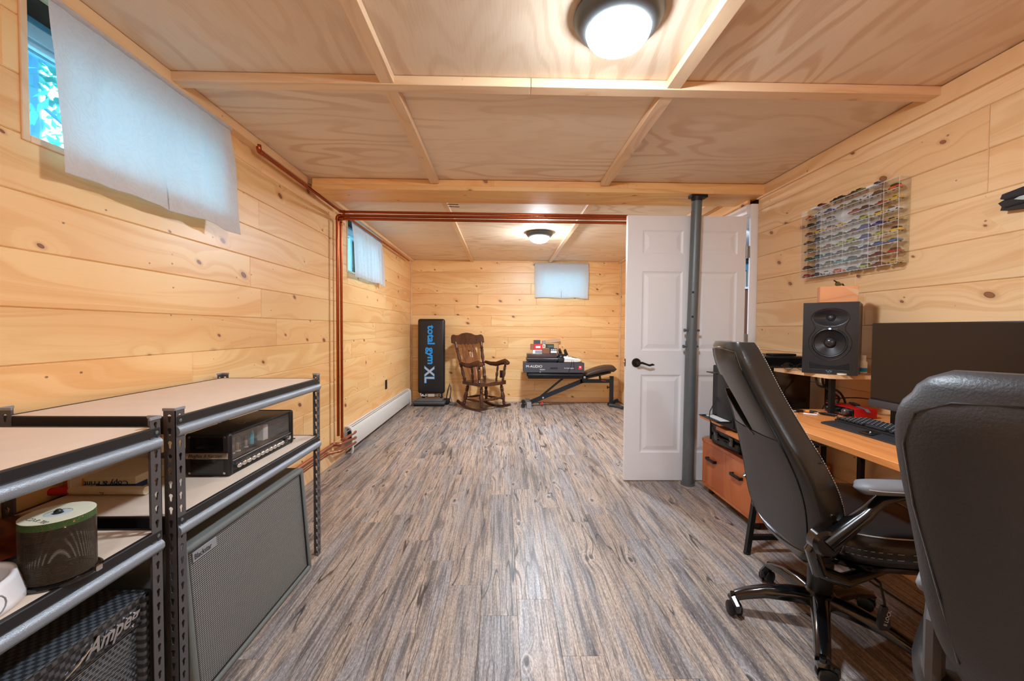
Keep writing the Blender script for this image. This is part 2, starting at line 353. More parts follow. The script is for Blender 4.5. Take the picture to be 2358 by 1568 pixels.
    def build(s, name, mat, parent=None, loc=None, rotz=0, ang=35, recalc=True, **kw):
        o = bpy.data.objects.new(name, s.mesh(name, mat, ang, recalc))
        if loc is not None: o.location = loc
        o.rotation_euler.z = rotz; link(o, parent)
        for k, v in kw.items(): o[k] = v
        return o
def thing(name, label, cat, loc=(0, 0, 0), rotz=0, group=None, kind=None):
    o = bpy.data.objects.new(name, None); o.empty_display_size = .05; o.location = loc; o.rotation_euler.z = rotz; link(o)
    if label: o['label'] = label
    if cat: o['category'] = cat
    if group: o['group'] = group
    if kind: o['kind'] = kind
    return o
def tag(o, label, cat, group=None):
    o['label'] = label; o['category'] = cat
    if group: o['group'] = group
    return o
DG = []
def text(s, size, name, mat, parent, m, ext=.0006, align='LEFT', shear=0, offset=0, sx=1.0):
    cu = bpy.data.curves.new(name, 'FONT'); cu.body = s; cu.size = size; cu.extrude = ext; cu.align_x = align; cu.shear = shear; cu.offset = offset; cu.resolution_u = 3
    t = bpy.data.objects.new('tmp', cu); COL.objects.link(t); bpy.context.view_layer.update()
    me = bpy.data.meshes.new_from_object(t.evaluated_get(bpy.context.evaluated_depsgraph_get()))
    bpy.data.objects.remove(t); bpy.data.curves.remove(cu)
    me.transform(m @ Matrix.Diagonal((sx, 1, 1, 1))); me.materials.clear(); me.materials.append(mat); me.name = name
    return link(bpy.data.objects.new(name, me), parent)
def basis(x, y, o):
    x = Vector(x).normalized(); y = Vector(y).normalized(); z = x.cross(y)
    m = Matrix((x, y, z)).transposed().to_4x4(); m.translation = Vector(o); return m
def boolean_cut(o, cutter):
    md = o.modifiers.new('b', 'BOOLEAN'); md.object = cutter; md.operation = 'DIFFERENCE'; md.solver = 'EXACT'
    bpy.context.view_layer.update()
    me = bpy.data.meshes.new_from_object(o.evaluated_get(bpy.context.evaluated_depsgraph_get()))
    o.modifiers.clear(); o.data = me; bpy.data.objects.remove(cutter)

# ================================================================ ROOM SHELL
XL, XR, XR2, YF, YB, ZC = -1.455, 1.92, 1.86, 6.53, -2.7, 2.235
T = .018
def plank_mesh(Lx, W, b=.0035):
    x, y = Lx/2, W/2; vs = []
    for z, i in ((-T, 0), (-b, 0), (0, b)): vs += [(-x+i, -y+i, z), (x-i, -y+i, z), (x-i, y-i, z), (-x+i, y-i, z)]
    fs = [(4*k+i, 4*k+(i+1) % 4, 4*k+4+(i+1) % 4, 4*k+4+i) for k in range(2) for i in range(4)]+[(8, 9, 10, 11), (3, 2, 1, 0)]
    return vs, fs
def plank_wall(wall, ax, pos, nsign, a0, a1, z0, z1, zoff, pitch, holes, mat, joints=(2.0, 3.6)):
    """boards laid along axis ax on the plane, front face at pos, facing nsign"""
    z = zoff
    rows = []
    while z < z1:
        rows.append((max(z, z0), min(z+pitch, z1))); z += pitch
    for (lo, hi) in rows:
        if hi-lo < .01: continue
        cuts = [a0]; c = a0 + random.uniform(.5, joints[1])
        while c < a1-.35: cuts.append(c); c += random.uniform(*joints)
        cuts.append(a1)
        for s, e in zip(cuts[:-1], cuts[1:]):
            rects = [(s, e, lo, hi)]
            for (h0, h1, hz0, hz1) in holes:
                nr = []
                for (p, q, u, v) in rects:
                    if q <= h0 or p >= h1 or v <= hz0 or u >= hz1: nr.append((p, q, u, v)); continue
                    if p < h0: nr.append((p, h0, u, v))
                    if q > h1: nr.append((h1, q, u, v))
                    pp, qq = max(p, h0), min(q, h1)
                    if u < hz0: nr.append((pp, qq, u, hz0))
                    if v > hz1: nr.append((pp, qq, hz1, v))
                rects = nr
            for (p, q, u, v) in rects:
                if q-p < .012 or v-u < .008: continue
                vs, fs = plank_mesh(q-p-.0008, v-u-.0008)
                me = bpy.data.meshes.new('plank'); me.from_pydata(vs, [], fs); me.materials.append(mat)
                o = bpy.data.objects.new('plank', me)
                if ax == 'y': mt = basis((0, 1, 0) if nsign > 0 else (0, -1, 0), (0, 0, 1), (pos, (p+q)/2, (u+v)/2))
                else: mt = basis((1, 0, 0) if nsign < 0 else (-1, 0, 0), (0, 0, 1), ((p+q)/2, pos, (u+v)/2))
                link(o, wall); o.matrix_local = mt
def wall_core(name, boxes, mat=GAP):
    b = MB()
    for bx in boxes: b.box(*bx)
    return b.build(name, mat, kind='structure', ang=0)
# openings
W1 = (1.31, 2.13, 1.745, 2.19); W2 = (3.89, 4.80, 1.70, 2.19); W3 = (.52, 1.29, 1.68, 2.19); D1 = (3.13, 3.98, 0, 2.04)
def wall_boxes_y(x0, x1, y0, y1, holes, z1=2.5):
    out = []; c = y0
    for (a, b, u, v) in holes:
        out.append((x0, x1, c, a, -.1, z1)); 
        if u > 0: out.append((x0, x1, a, b, -.1, u))
        out.append((x0, x1, a, b, v, z1)); c = b
    out.append((x0, x1, c, y1, -.1, z1)); return out
wl = wall_core('wall_left', wall_boxes_y(XL-.30, XL-T, YB-.2, YF+.3, [W1, W2]))
plank_wall(wl, 'y', XL, 1, YB, YF, 0, ZC, -.005, .1745, [W1, W2], PINE)
wf = wall_core('wall_far', [(XL-.02, W3[0], YF+T, YF+.3, -.1, 2.5), (W3[1], XR2+.02, YF+T, YF+.3, -.1, 2.5), (W3[0], W3[1], YF+T, YF+.3, -.1, W3[2]), (W3[0], W3[1], YF+T, YF+.3, W3[3], 2.5)])
plank_wall(wf, 'x', YF, -1, XL, XR2, 0, ZC, .01, .1697, [W3], PINE)
wr = wall_core('wall_right', wall_boxes_y(XR+T, XR+.14, YB-.2, 3.11, [])+[(XR+T, XR+.14, 3.11, D1[1], D1[3]+.0, 2.5), (XR2+T, XR+.14, D1[1], YF+.3, -.1, 2.5), (XR+T, XR+.14, 3.11, D1[0], -.1, 2.5)])
plank_wall(wr, 'y', XR, -1, YB, 3.105, 0, ZC, .145-.1745, .1745, [], PINE2, (1.0, 2.6))
plank_wall(wr, 'y', XR2, -1, 4.10, YF, 0, ZC, .01, .1697, [], PINE)
plank_wall(wr, 'y', XR2, -1, 3.14, 4.10, 2.12, ZC, .01, .1697, [], PINE)
wb = wall_core('wall_back', [(XL-.3, XR+.2, YB-.2, YB-T, -.1, 2.5)])
plank_wall(wb, 'x', YB, 1, XL, XR, 0, ZC, .0, .1745, [], PINE)

# floor planks
fl = MB().box(XL-.3, XR2+2.4, YB-.2, YF+.3, -.1, -.004).build('floor', GAP, kind='structure', ang=0)
pw, plen = .152, 1.22
nx = int((XR-XL)/pw)+1; offs = [0, .41, .82, .2, .61, 1.02, .1, .51]
pm = {}
def floor_plank(x0, x1, y0, y1):
    key = (round(x1-x0, 4), round(y1-y0, 4))
    if key not in pm:
        b = MB(); X, Y = key[0]/2-.0003, key[1]/2-.0003
        for z, i in ((-.004, 0), (-.0006, 0), (0, .0007)): b.v += [(-X+i, -Y+i, z), (X-i, -Y+i, z), (X-i, Y-i, z), (-X+i, Y-i, z)]
        b.f = [(4*k+i, 4*k+(i+1) % 4, 4*k+4+(i+1) % 4, 4*k+4+i) for k in range(2) for i in range(4)]+[(8, 9, 10, 11)]
        pm[key] = b.mesh('plank', VINYL, ang=0, recalc=False)
    o = bpy.data.objects.new('plank', pm[key]); o.location = ((x0+x1)/2, (y0+y1)/2, 0); link(o, fl)
for i in range(nx):
    x0 = XL+i*pw; x1 = min(x0+pw, XR)
    y = -.6-offs[(i*3) % 8]
    if x1-x0 < .01: continue
    while y < YF:
        y1 = min(y+plen, YF)
        if y1 > -.4: floor_plank(x0, x1, y, y1)
        y += plen
for i in range(6):   # unseen floor behind the camera, wide boards
    floor_plank(XL+i*(XR-XL)/6, XL+(i+1)*(XR-XL)/6, YB, -.6)

# ceiling panels + battens
ce = MB().box(XL-.3, XR+.2, YB-.2, YF+.3, ZC+.008, ZC+.15).build('ceiling', GAP, kind='structure', ang=0)
def ply_panel(x0, x1, y0, y1, alongy):
    X, Y = (x1-x0)/2-.001, (y1-y0)/2-.001
    b = MB().box(-X, X, -Y, Y, 0, .01)
    if alongy: b.v = [(v[1], v[0], v[2]) for v in b.v]
    o = b.build('plywood_panel', PLY, ce, ang=0); o.location = ((x0+x1)/2, (y0+y1)/2, ZC)
    if alongy: o.matrix_local = Matrix.Translation(((x0+x1)/2, (y0+y1)/2, ZC)) @ Matrix.Rotation(-pi/2, 4, 'Z') @ Matrix.Diagonal((1, -1, 1, 1)) if False else Matrix.Translation(((x0+x1)/2, (y0+y1)/2, ZC)) @ Matrix.Rotation(pi/2, 4, 'Z')
bx = [XL, -.50, .725, XR]
for a, b_, al in ((YB, -.62, False), (-.62, 1.81, True), (1.81, 3.10, False), (3.10, 4.3, False), (4.3, 5.5, False), (5.5, YF, False)):
    for i in range(3): ply_panel(bx[i], bx[i+1], a, b_, al)
def batten(x0, x1, y0, y1, z0, z1, mat=BATTEN, name='batten', parent=ce):
    c = Vector(((x0+x1)/2, (y0+y1)/2, (z0+z1)/2)); dx, dy, dz = (x1-x0)/2, (y1-y0)/2, (z1-z0)/2
    if dy > dx:
        o = MB().rbox(-dy, dy, -dx, dx, -dz, dz, .0015, 1).build(name, mat, parent, ang=30); o.matrix_local = Matrix.Translation(c) @ Matrix.Rotation(pi/2, 4, 'Z')
    else:
        o = MB().rbox(-dx, dx, -dy, dy, -dz, dz, .0015, 1).build(name, mat, parent, ang=30); o.location = c
    return o
for xc in (-.50, .725):
    batten(xc-.03, xc+.03, -.6, 1.79, ZC-.036, ZC-.002)
    batten(xc-.03, xc+.03, 1.85, 3.0, ZC-.036, ZC-.002)
    batten(xc-.022, xc+.022, 3.31, YF, ZC-.03, ZC-.002)
batten(XL+.05, .11, 1.79, 1.85, ZC-.040, ZC-.002); batten(.112, XR, 1.79, 1.85, ZC-.040, ZC-.002)
batten(XL, XR, -.64, -.60, ZC-.036, ZC-.002)
batten(XL, XL+.055, YB, 3.0, ZC-.05, ZC-.002, TRIM)
batten(XL, XL+.045, 3.3, YF, ZC-.03, ZC-.002, TRIM); batten(XR2-.045, XR2, 4.1, YF, ZC-.03, ZC-.002, TRIM)
batten(XR-.018, XR, YB, 3.1, ZC-.088, ZC-.004, PINE2)
batten(1.70, 1.80, 3.31, 4.1, ZC-.03, ZC-.002, TRIM)
# boxed beam across the room
tb = MB().rbox(XL+.08, XR, 3.03, 3.29, 2.185, 2.232, .003, 1).build('trim_1', BEAM, kind='structure')
for s, e in ((XL+.08, 1.53), (1.53, XR)):
    batten(s, e, 3.005, 3.31, 2.155, 2.1855, BEAM, 'beam_board', tb)
o = batten(XL+.08, .72, 3.012, 3.03, 2.1855, 2.232, BEAM, 'beam_board', tb); batten(.72, XR, 3.012, 3.03, 2.1855, 2.232, BEAM, 'beam_board', tb)
# corner strips, baseboards
MB().rbox(XL, XL+.02, YF-.02, YF, 0, ZC, .004, 2).build('trim_2', BATTEN, kind='structure')
MB().rbox(XR2-.02, XR2, YF-.02, YF, 0, ZC, .004, 2).build('trim_3', BATTEN, kind='structure')
MB().rbox(XL, XL+.012, YB, 3.80, 0, .105, .003, 1).build('baseboard_left', TRIM, kind='structure')
MB().rbox(XL+.02, XR2-.02, YF-.012, YF, 0, .075, .003, 1).build('baseboard_far', TRIM, kind='structure')
MB().rbox(XR-.012, XR, YB, 3.1, 0, .09, .003, 1).build('baseboard_right', TRIM, kind='structure')

# ---------------------------------------------------------------- windows
def window(n, ax, pos, a0, a1, z0, z1, outward):
    """jamb boards round the opening, vinyl sash set back, glass"""
    r = thing('window_%d' % n, None, None, kind='structure')
    def bb(b, p0, p1, a, c, u, v, rr=.002):
        lo, hi = sorted((p0, p1))
        (b.rbox(lo, hi, a, c, u, v, rr, 1) if ax == 'x' else b.rbox(a, c, lo, hi, u, v, rr, 1)); return b
    d = .17*outward; f = -.006*outward
    for (a, c, u, v) in ((a0-.022, a0, z0-.022, z1), (a1, a1+.022, z0-.022, z1), (a0, a1, z0-.022, z0)):
        bb(MB(), pos+f, pos+d, a, c, u, v).build('jamb', BATTEN, r)
    p = pos+.125*outward; q = pos+.165*outward
    b = MB(); bb(b, p, q, a0, a0+.03, z0, z1); bb(b, p, q, a1-.03, a1, z0, z1); bb(b, p, q, a0, a1, z0, z0+.03)
    bb(b, p, q, a0, a1, z1-.07, z1-.02); bb(b, p-.006*outward, q, a0, a1, z1-.10, z1-.085); b.build('frame', VINYLW, r)
    b = MB(); bb(b, p+.012*outward, q-.01*outward, a0+.03, a1-.03, z1-.10, z1-.07); mid = (a0+a1)/2; bb(b, p+.005*outward, q-.005*outward, mid-.02, mid+.02, z0+.03, z1-.08); b.build('sash', VINYLW, r)
    bb(MB(), pos+.143*outward, pos+.147*outward, a0+.03, a1-.03, z0+.03, z1-.1, .0005).build('glass', GLASS, r)
    bb(MB(), p, pos+.30*outward, a0, a1, z1-.02, z1+.03).build('header', CONC, r)
window(1, 'x', XL, *W1, -1); window(2, 'x', XL, *W2, -1); window(3, 'y', YF, *W3, 1)

def curtain(label, ax, pos, a0, a1, ztop, zbl, zbr, inward, folds=5, amp=.010, flare=.02, grp='white curtains over the small windows'):
    r = thing('curtain', label, 'curtain', group=grp)
    def pt(a, p, z): return (p, a, z) if ax == 'x' else (a, p, z)
    def fn(u, v):
        a = a0+(a1-a0)*u; zb = zbl+(zbr-zbl)*u + .006*sin(u*9)+(-.018 if u > .8 else 0)*min(1, (u-.8)*12 if u > .8 else 0)
        z = ztop+(zb-ztop)*v
        k = min(1, v*3)
        p = pos+inward*(amp*k*(sin(u*pi*2*folds+1.2*sin(v*2))+.5*sin(u*pi*2*folds*2.3+2))+.012*k + flare*v*v*(.4+.6*u))
        return pt(a+.006*sin(v*5)*(1 if u > .5 else -1), p, z)
    b = MB().grid(fn, 90, 26); b.build('cloth', CURTAIN, r, ang=0, recalc=False).data.shade_smooth()
    b = MB().tube([pt(a0-.01, pos, ztop), pt(a1+.01, pos, ztop)], .009, 10); b.build('rod', BATTEN, r)
    b = MB().tube([pt(a0+(a1-a0)*i/40, pos+inward*.001*sin(i*1.7), ztop+.001*sin(i)) for i in range(41)], [.0125+.0016*sin(i*2.1) for i in range(41)], 10); b.build('rod_pocket', CURTAIN, r)
    b = MB()
    b.tube([fn(i/60, 1) for i in range(61)], .0016, 6); b.build('hem', CURTAIN, r)
    return r
curtain('large white damask curtain over the nearest left-wall window, trees showing beside it', 'x', XL+.040, 1.335, 2.185, 2.185, 1.645, 1.655, 1, 3, .008, .03)
curtain('white curtain over the left-wall window beyond the copper pipes', 'x', XL+.034, 3.90, 4.86, 2.175, 1.64, 1.66, 1, 7, .009, .02)
curtain('short white curtain over the small window in the far wall', 'y', YF-.034, .485, 1.33, 2.19, 1.655, 1.655, -1, 3, .005, .01)

# outside: sloping ground, trunks and foliage
MB().grid(lambda u, v: (XL-.31-14*u, -6+22*v, 1.62+.9*u*u), 8, 8).build('outside_ground', EARTH, kind='structure')
MB().grid(lambda u, v: (XL-.3+8*u, YF+.31+9*v, 1.60+.8*v*v), 6, 6).build('outside_ground_far', EARTH, kind='structure').name = 'ground'
bpy.data.objects['outside_ground'].name = 'ground.001'
def tree(x, y, h, r, label):
    t = thing('tree', label, 'tree', (x, y, 1.55), group='trees outside the windows'); rr = random.Random(int(x*100+y*10))
    pts = [(0, 0, 0), (.05, .05, h*.3), (-.04, .12, h*.6), (.1, .1, h)]
    b = MB().tube(pts, [r, r*.85, r*.7, r*.35], 10); 
    for k in range(5):
        z = h*(.25+.14*k); a = rr.uniform(0, 6.28); b.tube([(0, 0, z), (.35*cos(a), .35*sin(a), z+.25), (.7*cos(a), .7*sin(a), z+.4)], [r*.35, r*.25, r*.08], 7)
    b.build('trunk', BARK, t)
    b = MB()
    for k in range(900):
        z = h*rr.uniform(.3, 1.05); a = rr.uniform(0, 6.28); q = rr.uniform(.1, .75); s = rr.uniform(.03, .075)
        m = Matrix.Translation((q*cos(a), q*sin(a), z)) @ Matrix.Rotation(rr.uniform(0, 6), 4, 'X') @ Matrix.Rotation(rr.uniform(0, 6), 4, 'Z')
        b.add([(-s, 0, 0), (0, -s*.5, 0), (s, 0, 0), (0, s*.5, 0)], [(0, 1, 2, 3)], m)
    b.build('foliage', LEAF, t, ang=0, recalc=False, kind='stuff')
for x, y, h, r, lab in ((-3.3, 2.9, 3.2, .05, 'slender tree outside, nearest one beyond the front left window'), (-4.3, 4.4, 3.8, .07, 'bare-trunked tree outside, second beyond the front left window'), (-6.2, 5.4, 4.5, .11, 'thicker tree outside, farthest beyond the front left window'), (-4.6, 8.2, 4, .09, 'leafy tree outside beyond the second left window'), (1.6, 10.5, 4, .1, 'leafy tree outside beyond the far window')):
    tree(x, y, h, r, lab)

# ---------------------------------------------------------------- doorway, door
fr = thing('door_1', None, None, kind='structure')
b = MB(); b.rbox(XR2+.008, XR+.02, 3.106, 3.129, 0, 2.12, .004, 2); b.build('casing', WHITE, fr)
b = MB(); b.rbox(XR2-.012, XR2+.02, 3.13, 4.10, 2.045, 2.12, .004, 2); b.rbox(XR2-.012, XR2+.02, 4.03, 4.10, 0, 2.045, .004, 2); b.build('casing', WHITE, fr)
b = MB(); b.rbox(XR2+.028, XR+.14, 3.127, 3.136, 0, 2.045, .001, 1); b.rbox(XR2, XR+.14, 4.01, 4.03, 0, 2.045, .001, 1); b.rbox(XR2, XR+.14, 3.136, 4.03, 2.03, 2.045, .001, 1); b.build('jamb', WHITE, fr)
DW, DH = .905, 2.016
dr = thing('door_2', None, None, loc=(.932, 3.112, .008), kind='structure')
def door_slab():
    """six-panel moulded slab: grid face with recessed and raised panels, both sides"""
    b = MB(); xs = [(.115, .425), (.535, .852 if False else .845)]; zs = [(.213, .812), (.995, 1.597), (1.728, 1.905)]
    xs = [(.115, .425), (.53, .84)]
    for side, y0 in ((-1, 0.0), (1, .035)):
        X = [0, *xs[0], *xs[1], DW]; Z = [0, *zs[0], *zs[1], *zs[2], DH]
        for i in range(5):
            for j in range(7):
                x0, x1, z0, z1 = X[i], X[i+1], Z[j], Z[j+1]
                if i % 2 == 1 and j % 2 == 1:
                    steps = [(0, 0), (.006, .004), (.014, .0075), (.022, .0075), (.05, .0015)]
                    prev = None
                    for ins, dep in steps:
                        y = y0-side*dep*(-1) if side < 0 else y0-dep
                        y = y0+dep if side < 0 else y0-dep
                        ring = [(x0+ins, y, z0+ins), (x1-ins, y, z0+ins), (x1-ins, y, z1-ins), (x0+ins, y, z1-ins)]
                        if prev: b.add(prev+ring, [(k, (k+1) % 4, 4+(k+1) % 4, 4+k) for k in range(4)])
                        prev = ring
                    b.add(prev, [(0, 1, 2, 3)])
                else: b.add([(x0, y0, z0), (x1, y0, z0), (x1, y0, z1), (x0, y0, z1)], [(0, 1, 2, 3)])
    b.add([(0, 0, 0), (DW, 0, 0), (DW, .035, 0), (0, .035, 0), (0, 0, DH), (DW, 0, DH), (DW, .035, DH), (0, .035, DH)], [(0, 1, 2, 3), (4, 5, 6, 7), (0, 3, 7, 4), (1, 2, 6, 5)])
    bm = bmesh.new(); 
    for v in b.v: bm.verts.new(v)
    bm.verts.ensure_lookup_table()
    for f in b.f: bm.faces.new([bm.verts[i] for i in f])
    bmesh.ops.remove_doubles(bm, verts=bm.verts, dist=1e-5); bmesh.ops.recalc_face_normals(bm, faces=bm.faces)
    me = bpy.data.meshes.new('slab'); bm.to_mesh(me); bm.free(); me.materials.append(WHITE); return me
link(bpy.data.objects.new('door_slab', door_slab()), dr)
h = MB(); hx, hz = .079, .903
h.axis((hx, 0, hz), (hx, -.012, hz), [(0, .034), (.6, .034), (1, .028)], 24); h.cyl((hx, -.01, hz), (hx, -.045, hz), .012); h.sphere((hx, -.046, hz), .013)
h.tube([(hx, -.048, hz), (hx+.03, -.05, hz+.002), (hx+.06, -.05, hz-.008), (hx+.085, -.05, hz-.016), (hx+.108, -.05, hz-.010), (hx+.122, -.048, hz-.013)], [.011, .009, .0075, .008, .0085, .004], 10)
h.build('door_handle', BRONZE, dr)
b = MB(); b.box(-.0015, .001, .005, .03, hz-.028, hz+.028); b.build('latch_plate', BRONZE, dr)
b = MB().rbox(-.012, 0, .011, .024, hz-.008, hz+.008, .003, 2); b.build('latch_bolt', CHROME, dr)
for z in (.25, 1.08, 1.75):
    b = MB(); b.cyl((DW+.006, -.003, z-.05), (DW+.006, -.003, z+.05), .006, n=10); b.box(DW-.001, DW+.03, .0, .003, z-.045, z+.045); b.build('hinge', simple('hinge_nickel', (150, 148, 142), .4, .5), dr)
# room beyond the doorway
b = MB(); b.box(3.6, 3.65, 2.6, 6.2, 0, 2.5); b.box(2.06, 3.65, 6.15, 6.2, 0, 2.5); b.box(2.06, 3.65, 2.55, 2.6, 0, 2.5); b.build('wall_hall', SKYW, kind='structure')
b = MB().box(2.06, 3.65, 2.6, 6.2, ZC+.006, ZC+.1).build('ceiling_hall', WHITE, kind='structure')
b = MB().box(2.075, 2.11, 4.2, 6.1, 0, 1.40).build('wall_closet', BROWNW, kind='structure') if False else None
t = thing('bookcase', 'white-shelved bookcase seen through the gap beside the door', 'bookcase', (3.05, 5.7, 0))
MB().box(-.5, .5, .05, .07, 0, 2.2).build('back_panel', SKYW, t)
for z in (.02, .6, 1.2, 1.715): MB().rbox(-.5, .5, -.25, .05, z, z+.03, .002, 1).build('shelf', WHITE, t)
MB().box(-.5, .5, -.262, -.24, .05, 1.70).build('door_panel', BROWNW, t); MB().box(-.5, .5, -.25, .04, 2.10, 2.20).build('top_box', BLACKM, t)
for i in range(11):
    o = MB().rbox(-.018, .018, -.11, .11, 0, .22-.01*(i % 3), .002, 1).build('book', [CREAM, GREYP, BROWNW, WHITEP][i % 4], None, (2.85+.045*i, 5.56, 1.7465)); tag(o, '%s book, %s from the left on the shelf seen through the door gap' % (['cream', 'grey', 'brown', 'white'][i % 4], ['first', 'second', 'third', 'fourth', 'fifth', 'sixth', 'seventh', 'eighth', 'ninth', 'tenth', 'last'][i]), 'book', 'books on the hall shelf')

# ---------------------------------------------------------------- lamps
def dome_light(x, y, label, k=1.0):
    t = thing('ceiling_light', label, 'light', (x, y, ZC-.001), group='round ceiling lights')
    MB().lathe([(.115, 0), (.150, 0), (.152, -.008), (.146, -.022), (.135, -.040), (.118, -.052), (.108, -.055), (.108, -.045), (.11, -.01)], 48, caps=False).build('ring', RINGM, t)
    MB().lathe([(.110, -.035), (.109, -.056), (.104, -.072), (.090, -.090), (.066, -.104), (.034, -.112), (.001, -.114)], 40, caps=False).build('glass_shade', dome_mat(k), t)
    return t
dome_light(.385, 1.43, 'round grey-rimmed ceiling light glowing in the front of the room')
dome_light(.395, 4.62, 'round dark-rimmed ceiling light glowing in the far part of the room', 1.8)
dome_light(.385, -1.75, 'added fill light, an unseen round dome behind the camera position', 1.2)  # invented lamp, never in view, evens out the light in the room

dome_light(2.75, 4.3, 'added round light brightening the next room beyond the door, out of view', .8)  # unseen lamp added so the hall behind the door gap is bright
# ---------------------------------------------------------------- steel pole
t = thing('support_pole', 'grey steel support pole in front of the white door', 'pole', (1.400, 3.045, 0))
b = MB(); b.tube([(-.008, 0, 0), (-.008, 0, .012)], .05, 24); b.build('base_plate', STEEL, t)
MB().axis((-.006, 0, .005), (.0, 0, 1.08), [(0, .041), (1, .041)], 28).build('lower_tube', STEEL, t)
MB().axis((.0, 0, 1.02), (.022, 0, 2.135), [(0, .0365), (1, .0365)], 28).build('upper_tube', STEEL, t)
b = MB(); b.box(-.03, .09, -.03, .03, 2.135, 2.154); b.axis((.022, 0, 2.11), (.022, 0, 2.14), [(0, .037), (1, .043)], 24); b.build('top_plate', BLACKM, t)
for z, xx in ((1.04, -.006), (1.16, .0)):
    b = MB(); b.cyl((-.055+xx, -.01, z), (.055+xx, -.01, z), .009, n=6); b.cyl((-.06+xx, -.01, z), (-.05+xx, -.01, z), .014, n=6); b.build('bolt', STEEL, t)
for z in (1.26, 1.44, 1.36, .94):
    b = MB(); a = -.9 if z != 1.36 else .9; xx = .003; b.cyl((xx+.0362*sin(a)*.4, -.035*cos(a*.4)+.001, z), (xx+.038*sin(a)*.4, -.0368*cos(a*.4), z), .0085, n=14); b.build('pin_hole', BLACK, t)

# ---------------------------------------------------------------- copper pipes
def pipe(pts, r, label, mat=COPPER, elbows=True):
    """round-cornered run of pipe with elbow fittings"""
    P = [Vector(p) for p in pts]; out = [P[0]]; el = []
    for i in range(1, len(P)-1):
        a = (P[i-1]-P[i]).normalized(); c = (P[i+1]-P[i]).normalized(); R = .022
        seg = [P[i]+a*R*(1-k/4)**2+c*R*(k/4)**2 for k in range(5)]; out += seg; el.append([P[i]+a*(R+.012)]+seg+[P[i]+c*(R+.012)])
    out.append(P[-1]); t = thing('copper_pipe', label, 'pipe')
    MB().tube(out, r, 12).build('tube', mat, t)
    for e in el: MB().tube(e, r*1.22, 12).build('elbow', mat, t)
    return t
XP = XL+.055
pipe([(XP, 2.41, 2.182), (XP, 2.41, 2.165), (XP, 3.60, 2.155), (XR2-.03, 3.52, 2.125)], .0115, 'copper pipe running under the ceiling along left wall and across the room, upper one')
pipe([(XP, 3.52, .24), (XP, 3.52, 2.10), (XR2-.03, 3.47, 2.095)], .0125, 'front copper riser by left wall turning to cross the room below the beam')
pipe([(XP, 3.60, .20), (XP, 3.60, 2.07), (XP+.03, 3.50, 2.07), (XR2-.03, 3.50, 2.062)], .0115, 'rear copper riser by left wall, second behind the front riser')
pipe([(XP, 3.66, 2.15), (XP, 6.15, 2.155)], .0115, 'copper pipe under the ceiling along left wall past the far curtain')
pipe([(XL+.0155, .9, .168), (XL+.0155, 3.52, .168), (XP+.01, 3.52, .165), (XP+.01, 3.90, .125)], .014, 'dull copper pipe low along left wall into the baseboard heater, upper one', COPPERD)
pipe([(XL+.014, .9, .122), (XL+.014, 3.4, .122), (XP+.018, 3.52, .11), (XP+.018, 3.88, .085)], .011, 'dull copper pipe low along left wall, lower one of the two', COPPERD)
pipe([(XP, 3.60, .185), (XP, 3.66, .175), (XP+.01, 3.90, .18)], .013, 'short copper pipe from the rear riser into the heater end', COPPERD)
for i, (y, z) in enumerate(((3.36, 2.182), (3.45, 2.187), (3.53, 2.192))):
    b = MB().cyl((-.47, y, z), (-.38, y+.01, z), .0028, n=6); o = b.build('nail', BRONZE); tag(o, 'bent nail in the ceiling strip above the pipes, %s' % ['nearest to the beam', 'middle one', 'farthest from the beam'][i], 'nail', 'nails in the ceiling strip')

# ---------------------------------------------------------------- baseboard heater
t = thing('baseboard_heater', 'long white baseboard heater on the floor along left wall', 'heater', (XL, 3.80, 0))
Lh = 2.42
pr = [(0.004, .04), (.004, .235), (.02, .245), (.040, .243), (.058, .225), (.066, .20), (.068, .10), (.070, .055), (.062, .052), (.060, .10), (.058, .195)]
b = MB(); 
b.prism([(.004, .02), (.010, .02), (.010, .238), (.028, .243), (.030, .247), (.004, .25)], .02, Lh-.02, 'xz'); b.v = [(x, y, z) for x, y, z in b.v]; b.build('back_plate', WHITE2, t)
b = MB().prism([(.046, .232), (.056, .222), (.0655, .20), (.069, .06), (.066, .055), (.0625, .06), (.060, .195), (.052, .215), (.044, .226)], .02, Lh-.02, 'xz'); b.build('front_cover', WHITE2, t)
b = MB().prism([(.032, .243), (.037, .243), (.043, .236), (.040, .233)], .03, Lh-.03, 'xz'); b.build('damper', WHITE2, t)
for y0 in (0, Lh-.03):
    o = [(.0, .0+.03), (.0, .252), (.030, .254), (.055, .240), (.070, .212), (.075, .03), (.066, .0), (.060, .0), (.066, .06), (.062, .205), (.050, .228), (.028, .243), (.006, .243), (.006, .03)]
    MB().prism(o, y0, y0+.032, 'xz').build('end_cap', WHITE2, t)
b = MB().box(.008, .056, .05, Lh-.05, .10, .19); b.build('fin_element', BLACKM, t)

# outlets
for loc, rz, lab in (((-.017, YF-.001, .445), 0, 'dark wall outlet on the far wall behind the rocking chair'), ((XL+.001, 5.14, .46), pi/2, 'dark wall outlet on left wall above the heater')):
    t = thing('wall_outlet', lab, 'outlet', loc, rz if rz else 0)
    MB().rbox(-.036, .036, -.006, 0, -.058, .058, .003, 2).build('cover_plate', BRONZE, t)
    for z in (-.022, .022): MB().axis((0, -.0065, z), (0, -.008, z), [(0, .016), (1, .015)], 14).build('socket', BLACK, t)

